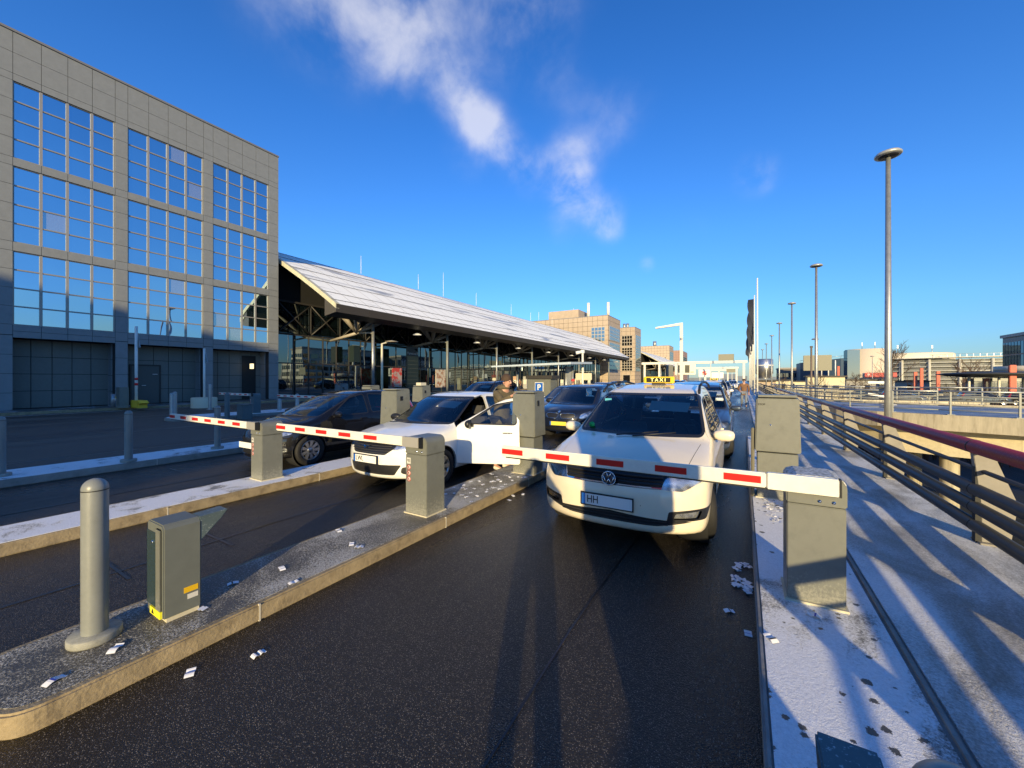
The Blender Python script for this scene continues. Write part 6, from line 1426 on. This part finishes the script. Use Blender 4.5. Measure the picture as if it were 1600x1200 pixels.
def person(loc, rz, label, J, coat, trouser, shoe, hat=None, h=1.75, group=None, hem=.62, hood=False):
    """J: joint overrides in metres, figure faces -Y before rotation"""
    r = empty('person', loc, rz, label, 'person', group); k = h / 1.75
    j = dict(pel=(0, 0, .95), sp=(0, .01, 1.15), ch=(0, .02, 1.36), nk=(0, .02, 1.50), hd=(0, -.01, 1.60), tp=(0, 0, 1.72),
             sR=(-.19, .02, 1.42), eR=(-.25, .04, 1.15), wR=(-.24, -.05, .90), sL=(.19, .02, 1.42), eL=(.25, .04, 1.15), wL=(.24, -.05, .90),
             hR=(-.10, 0, .92), kR=(-.11, -.02, .50), aR=(-.11, .03, .09), tR=(-.12, -.14, .04), hL=(.10, 0, .92), kL=(.11, -.02, .50), aL=(.11, .03, .09), tL=(.12, -.14, .04))
    j.update(J); V = {a: Vector(b) * k for a, b in j.items()}
    pts = []; ed = []; rad = []; ix = {}
    def add(n, p, rr, par=None):
        ix[n] = len(pts); pts.append(p); rad.append(tuple(x * k for x in rr) if isinstance(rr, tuple) else rr * k)
        if par: ed.append((ix[par], ix[n]))
    add('pel', V['pel'], (.15, .11)); add('sp', V['sp'], (.13, .10), 'pel'); add('ch', V['ch'], (.155, .11), 'sp'); add('nk', V['nk'], .055, 'ch')
    add('hd', V['hd'], (.072, .09), 'nk'); add('tp', V['tp'], (.060, .075), 'hd')
    add('nose', V['hd'] + Vector((0, -.115, .0)) * k, .012, 'hd')
    for s in 'RL':
        add('s' + s, V['s' + s], .062, 'ch'); add('e' + s, V['e' + s], .045, 's' + s); add('w' + s, V['w' + s], .028, 'e' + s)
        d = (V['w' + s] - V['e' + s]).normalized(); sd = d.cross(Vector((0, 0, 1)) if abs(d.z) < .9 else Vector((0, 1, 0))).normalized()
        add('p' + s, V['w' + s] + d * .07 * k, (.038, .018), 'w' + s)
        for i, (o_, L) in enumerate(((-.028, .070), (-.010, .082), (.010, .078), (.028, .062))):
            a = V['w' + s] + d * .10 * k + sd * o_ * k; add('f%d%s' % (i, s), a, .0095, 'p' + s); add('g%d%s' % (i, s), a + (d * L * .9 + Vector((0, -.012, -.01))) * k, .0075, 'f%d%s' % (i, s))
        add('t1' + s, V['w' + s] + (d * .045 + sd * -.04) * k, .011, 'w' + s); add('t2' + s, V['w' + s] + (d * .085 + sd * -.055) * k, .009, 't1' + s)
        add('h' + s, V['h' + s], .085, 'pel'); add('k' + s, V['k' + s], .055, 'h' + s); add('a' + s, V['a' + s], .038, 'k' + s); add('t' + s, V['t' + s], (.04, .025), 'a' + s)
    body = skinned('body', SKIN, pts, ed, rad, r)
    def sub(names, scale, nm, m, hemz=None, extra=None, lv=2):
        p = []; e = []; rr = []; iy = {}
        for n, pa, ra in names: iy[n] = len(p); p.append(V[n] if n in V else ix_p(n)); rr.append(tuple(x * k for x in ra) if isinstance(ra, tuple) else ra * k); (e.append((iy[pa], iy[n])) if pa else None)
        return skinned(nm, m, p, e, rr, r, lv)
    V['hem'] = (V['pel'] * .9 + (V['hL'] + V['hR']) * .05) + Vector((0, 0, -.0)); V['hem'].z = hem * k + .12
    V['cL'] = V['wL'].lerp(V['eL'], .1); V['cR'] = V['wR'].lerp(V['eR'], .1); V['col'] = V['nk'] + Vector((0, 0, .02)) * k
    sub([('pel', None, (.185, .145)), ('hem', 'pel', (.20, .155)), ('sp', 'pel', (.175, .135)), ('ch', 'sp', (.185, .14)), ('col', 'ch', (.095, .10)), ('sR', 'ch', .085), ('eR', 'sR', .068), ('cR', 'eR', .052), ('sL', 'ch', .085), ('eL', 'sL', .068), ('cL', 'eL', .052)], 1, 'coat', coat)
    V['cuR'] = V['aR'] + Vector((0, 0, .02)) * k; V['cuL'] = V['aL'] + Vector((0, 0, .02)) * k
    sub([('pel', None, (.16, .12)), ('hR', 'pel', .10), ('kR', 'hR', .075), ('cuR', 'kR', .058), ('hL', 'pel', .10), ('kL', 'hL', .075), ('cuL', 'kL', .058)], 1, 'trousers', trouser)
    for s in 'RL':
        V['a0'] = V['a' + s] + Vector((0, .03, -.03)) * k; V['t0'] = V['t' + s] + Vector((0, -.0, -.0)); V['m0'] = V['a0'].lerp(V['t0'], .5)
        sub([('a0', None, .048), ('m0', 'a0', (.046, .040)), ('t0', 'm0', (.044, .028))], 1, 'shoe', shoe)
    hv = V['hd'] + Vector((0, .022, .055)) * k
    hm = MB(); pr = [(.10 * math.sin(a) * (1.02), .115 * math.cos(a)) for a in np.linspace(0.02, 1.75, 10)]; hm.lathe([(a * k, b * k) for a, b in pr], 20, hv); hm.build('hair', hat or HAIR, r)
    if hood: MB().lathe([(.075 * k, -.05 * k), (.115 * k, -.035 * k), (.125 * k, .0), (.105 * k, .04 * k), (.08 * k, .045 * k), (.07 * k, .0)], 20, V['nk'] + Vector((0, .045, .01)) * k).build('hood', coat, r)
    for s in (-1, 1):
        MB().lathe([(.001, -.006), (.011, -.004), (.013, .002)], 10, V['hd'] + Vector((s * .03, -.088, .022)) * k, 'y').build('eye', M_ink, r)
        MB().lathe([(.001, .012), (.018, .004), (.02, -.004), (.001, -.008)], 10, V['hd'] + Vector((s * .083, .01, .0)) * k, 'x').build('ear', SKIN, r)
    MB().box(-.022, .022, -.0, .006, -.004, .004).build('mouth', mat('lips', (.35, .12, .10), .5), r, loc=V['hd'] + Vector((0, -.094, -.045)) * k)
    return r
JB = dict(wR=(-.22, -.22, 1.02), eR=(-.30, .02, 1.12), kR=(-.11, .0, .50), aR=(-.12, .16, .13), tR=(-.12, .02, .04), kL=(.11, -.16, .52), aL=(.12, -.22, .09), tL=(.12, -.38, .05), wL=(.26, .10, .92))
COATB = mat('coat_brown', (.17, .085, .04), .8, noise=.3, nscale=12, bump=.4, bscale=30); JEANS = mat('jeans', (.16, .18, .22), .85, noise=.2, nscale=20)
person((.05, 27.8, .0), 0, 'man in brown jacket and grey jeans walking towards the camera down the lane', JB, COATB, JEANS, SHOEB)
COATO = mat('coat_olive', (.10, .08, .045), .85, noise=.35, nscale=10, bump=.5, bscale=25)
JD = dict(pel=(0, 0, .97), sp=(0, -.03, 1.16), ch=(0, -.08, 1.38), nk=(0, -.12, 1.52), hd=(0, -.17, 1.61), tp=(0, -.18, 1.73), sR=(-.19, -.08, 1.42), eR=(-.22, -.28, 1.28), wR=(-.16, -.48, 1.40), sL=(.19, -.08, 1.42), eL=(.24, -.24, 1.22), wL=(.16, -.45, 1.36))
person((-4.02, 6.35, .0), R(75), 'person in olive coat and white shoes leaning to the ticket machine behind the open door', JD, COATO, mat('trousers_dark', (.03, .028, .03), .9), SHOEW, h=1.82, hem=.72, hood=True)
person((-7.6, 19.0, 0), R(20), 'small figure with a red and white cap standing behind the dark compact car', {}, mat('coat_black', (.02, .02, .025), .9), mat('trousers_dark', ()), SHOEB, hat=mat('cap_red', (.5, .04, .04), .8), h=1.74)
for i, (x, y) in enumerate(((-29.5, 52), (-30.5, 60), (-29.3, 71), (-25, 78))):
    person((x, y, 0), R(40 * i), 'distant pedestrian before the terminal glass, %s' % ('near the fourth column', 'between the fifth and sixth columns', 'near the sixth column', 'out at the canopy edge')[i], {}, [COATB, mat('coat_black', ()), mat('coat_red', (.4, .05, .04), .8), COATO][i], mat('trousers_dark', ()), SHOEB, group='pedestrians before the terminal')
# photographer whose shadow falls over the lanes
JP = dict(eR=(-.24, -.18, 1.30), wR=(-.08, -.32, 1.56), eL=(.24, -.18, 1.30), wL=(.08, -.32, 1.56))
# ------------------------------------------------------------ more cars
SKIPN = ('taxi_sign', 'emission_sticker', 'windscreen_sticker')
def car_copy(src, loc, rz, label, old=None, new=None, skip=(), cat='car', name='parked_car', group='cars queueing behind the barriers', low=False):
    def rec(o, parent):
        c = o.copy(); COL.objects.link(c); c.parent = parent
        if new and o.type == 'MESH' and any(m == old for m in o.data.materials):
            key = (o.data.name, new.name)
            if key not in RC:
                d = o.data.copy()
                for i, m in enumerate(d.materials):
                    if m == old: d.materials[i] = new
                RC[key] = d
            c.data = RC[key]
        for ch in CH.get(o, []):
            if not ch.name.startswith(skip): rec(ch, c)
        return c
    r = rec(src, None); r.name = name; r.location = loc; r.rotation_euler = (0, 0, rz)
    for q in ('label', 'group'):
        if q in r: del r[q]
    return tag(r, label, cat, group)
RC = {}; CH = {}
for o in bpy.data.objects:
    if o.parent: CH.setdefault(o.parent, []).append(o)
NS = ('taxi_sign', 'emission', 'windscreen_sticker', 'plate_letters', 'plate_seal')
car_copy(taxi, (-1.12, 9.15, 0), 0, 'blue grey estate car close behind the nearest taxi in the right lane', IVORY, SLATE, NS)
car_copy(taxi, (-1.55, 25.2, 0), R(1), 'white taxi farther back in the right lane beside the walking man', IVORY, WHITE, ('plate_letters', 'plate_seal'), cat='taxi', name='taxi')
car_copy(blk, (-6.45, 13.7, 0), 0, 'silver grey people carrier behind the left side of the dark compact car', BLACKP, GREYP)
car_copy(taxi, (-10.9, 13.6, 0), 0, 'black estate car with roof rails showing above the white hatchback roof', IVORY, BLACKP, NS)
car_copy(i3, (-3.9, 16.6, 0), 0, 'dark grey hatchback behind the right side of the dark compact car', NAVY, SLATE, ('emblem', 'kidney_ring'))
car_copy(blk, (-5.7, 24.5, 0), 0, 'dark car with tinted glass in the middle queue above the taxi roof', BLACKP, SLATE)
car_copy(taxi, (-4.6, 31, 0), 0, 'black van like car farther back, just left of the taxi sign', IVORY, BLACKP, NS)
car_copy(blk, (-9.3, 27, 0), 0, 'grey car farther left in the distant queue', BLACKP, GREYP)
car_copy(i3, (-3.1, 41, 0), 0, 'small dark car at the back, below the sign of the nearest taxi', NAVY, BLACKP, ('emblem', 'kidney_ring'))
for i, (x, y, m, lb) in enumerate(((-1.9, 46, GREYP, 'silver car behind the white taxi'), (-2.3, 60, SLATE, 'blue grey car in the far queue'), (-5.2, 57, BLACKP, 'black car in the far queue, left column'), (-1.6, 76, WHITE, 'tiny white car at the end of the lane'), (-11, 62, BLACKP, 'black car stopped under the canopy edge'), (-13, 44, GREYP, 'grey car stopped near the canopy columns'), (-4.8, 84, SLATE, 'tiny dark car near the gantry'))):
    car_copy(blk, (x, y, 0), 0, lb, BLACKP, m)
lower = [(13, 44, SLATE, -4.6), (19, 60, GREYP, 0), (30, 62, BLACKP, 0), (36, 63, WHITE, 0), (42, 66, GREYP, 0), (26, 61, SLATE, 0), (48, 66, BLACKP, 0), (54, 67, SLATE, 0), (33, 57, GREYP, 0), (60, 66, GREYP, 0)]
for i, (x, y, m, z) in enumerate(lower[1:]):
    car_copy(blk, (x * .95, y + 2, -1.1), R(80 + 7 * (i % 3)), 'parked car on the deck before the entry canopy, %s along the row' % ('first', 'second', 'third', 'fourth', 'fifth', 'sixth', 'seventh', 'eighth', 'ninth')[i], BLACKP, m, group='cars parked on the far deck')
S(MB().box(9, 74, 60, 96, -1.4, -1.1).build('parking_deck', LOWG))
# ------------------------------------------------------------ litter
PAPER = mat('paper_white', (.78, .78, .80), .7); PBLUE = mat('paper_blue', (.03, .06, .40), .6); PDARK = mat('paper_black', (.02, .02, .02), .6)
def slip(x, y, z, i, big=1.):
    rn = random.Random(i * 7 + 3); L = .074 * big * rn.uniform(.8, 1.15); w_ = .044 * big; n = 8; vs = []; c1 = rn.uniform(.004, .014) * big; fr = rn.uniform(1, 2.2)
    m = MB()
    zz = [abs(c1 * math.sin(fr * math.pi * k / n + rn.random() * .1)) + .0015 for k in range(n + 1)]
    for k in range(n):
        a, b = -L / 2 + L * k / n, -L / 2 + L * (k + 1) / n
        m.hexa([(a, -w_ / 2, zz[k]), (b, -w_ / 2, zz[k + 1]), (b, w_ / 2, zz[k + 1]), (a, w_ / 2, zz[k])], [(a, -w_ / 2, zz[k] + .0006), (b, -w_ / 2, zz[k + 1] + .0006), (b, w_ / 2, zz[k + 1] + .0006), (a, w_ / 2, zz[k] + .0006)])
    o = m.build('paper_ticket', PAPER, fix=False); o.location = (x, y, z); o.rotation_euler = (0, 0, rn.uniform(0, 3.1))
    if i % 2 == 0:
        s = MB(); k = rn.choice((2, 3, 4)); a, b = -L / 2 + L * k / n, -L / 2 + L * (k + 1) / n; s.add([(a, -w_ / 2, zz[k] + .0011), (b, -w_ / 2, zz[k + 1] + .0011), (b, w_ / 2, zz[k + 1] + .0011), (a, w_ / 2, zz[k] + .0011)], [(0, 1, 2, 3)]); s.build('printed_stripe', PBLUE if i % 4 == 0 else PDARK, o, fix=False)
    return o
RD = [(-2.82, 1.01), (-2.64, 1.3), (.03, 3.12), (-.09, 3.35)]
RDL = ['discarded ticket with blue stripe on the asphalt, nearest to the island kerb', 'discarded white ticket on the asphalt, right of the striped one', 'discarded blue and white ticket against the right kerb', 'flattened grey ticket on the asphalt near the right kerb']
for i, (x, y) in enumerate(RD): tag(slip(x, y, .001, i * 2, 1.05), RDL[i], 'litter', 'discarded tickets')
IS = [(-3.17, .54), (-3.23, .79), (-3.47, 1.52), (-3.27, 1.24), (-3.38, 1.85), (-3.17, 2.46), (-3.70, 2.62), (-3.07, 1.77), (-3.29, 2.47), (-3.32, 4.45), (-3.67, 4.74), (-3.16, 4.61), (-3.16, 4.37), (-3.12, 5.07), (-3.5, 5.38), (-3.39, 5.7), (-3.07, 4.12), (-3.39, 5.12), (-3.07, 4.81), (-3.19, 5.57), (-3.08, 5.61), (-3.42, 4.89), (-3.2, 4.72), (-3.70, 5.51)]
rn = random.Random(11); IS += [(rn.uniform(-3.7, -3.06), rn.uniform(4.2, 5.8)) for _ in range(26)]
for i, (x, y) in enumerate(IS):
    near_ = i < 9
    lb = 'discarded ticket on the frosty island beside the sensor box or between it and the barrier' if near_ else 'small discarded ticket among the litter between middle barrier and ticket machine'
    tag(slip(x, y, .131, 20 + i, 1.0 if near_ else .8), lb, 'litter', 'tickets on the near island' if near_ else 'tickets littered before the ticket machine')
RS = [(.42, 3.35), (.15, 2.92)]
for i, (x, y) in enumerate(RS): tag(slip(x, y, .122, 80 + 2 * i, 1.1), ['crumpled ticket at the foot of the right barrier cabinet', 'ticket with dark stripe on the snow of the right strip'][i], 'litter', 'tickets on the right strip')
rn = random.Random(4)
for i in range(16): x = rn.uniform(-.06, .05); y = rn.choice((rn.gauss(4.2, .07), rn.gauss(3.78, .1))); tag(slip(x, y, .001 + .006 * (i % 3), 100 + i, 1.1), 'crumpled paper slip in the heap against the right kerb', 'litter', 'heap of slips at the kerb')
for i in range(22): tag(slip(rn.uniform(.25, .42), rn.uniform(5.2, 6.3), .121, 130 + i, .9), 'paper slip on the strip before the large right ticket machine', 'litter', 'slips before the right ticket machine')
for i, (x, y) in enumerate(((-3.0, 5.0), (-2.86, 5.15), (-2.9, 4.8))): tag(slip(max(x, -2.95), y, .001, 170 + i, .9), 'small white slip on the asphalt beside the near island', 'litter', 'slips beside the near island')
# the person taking the photograph
ph = person((.10, -.42, 0), R(-150 + 180), 'person in dark coat holding up a phone, standing where the photo is taken', JP, mat('coat_black', ()), mat('trousers_dark', ()), SHOEB, h=1.80)
ph.rotation_euler = (0, 0, R(180 + 30))

tm_ = machine((1.20, -.75, .12), 'unseen shadow caster added behind the viewpoint on the right pavement, in ticket machine form', m=GREYM, w=.60, slot=False); tm_.scale = (1.15, 1, 1.75)  # added out of view only to throw the wide shadow over the taxi lane
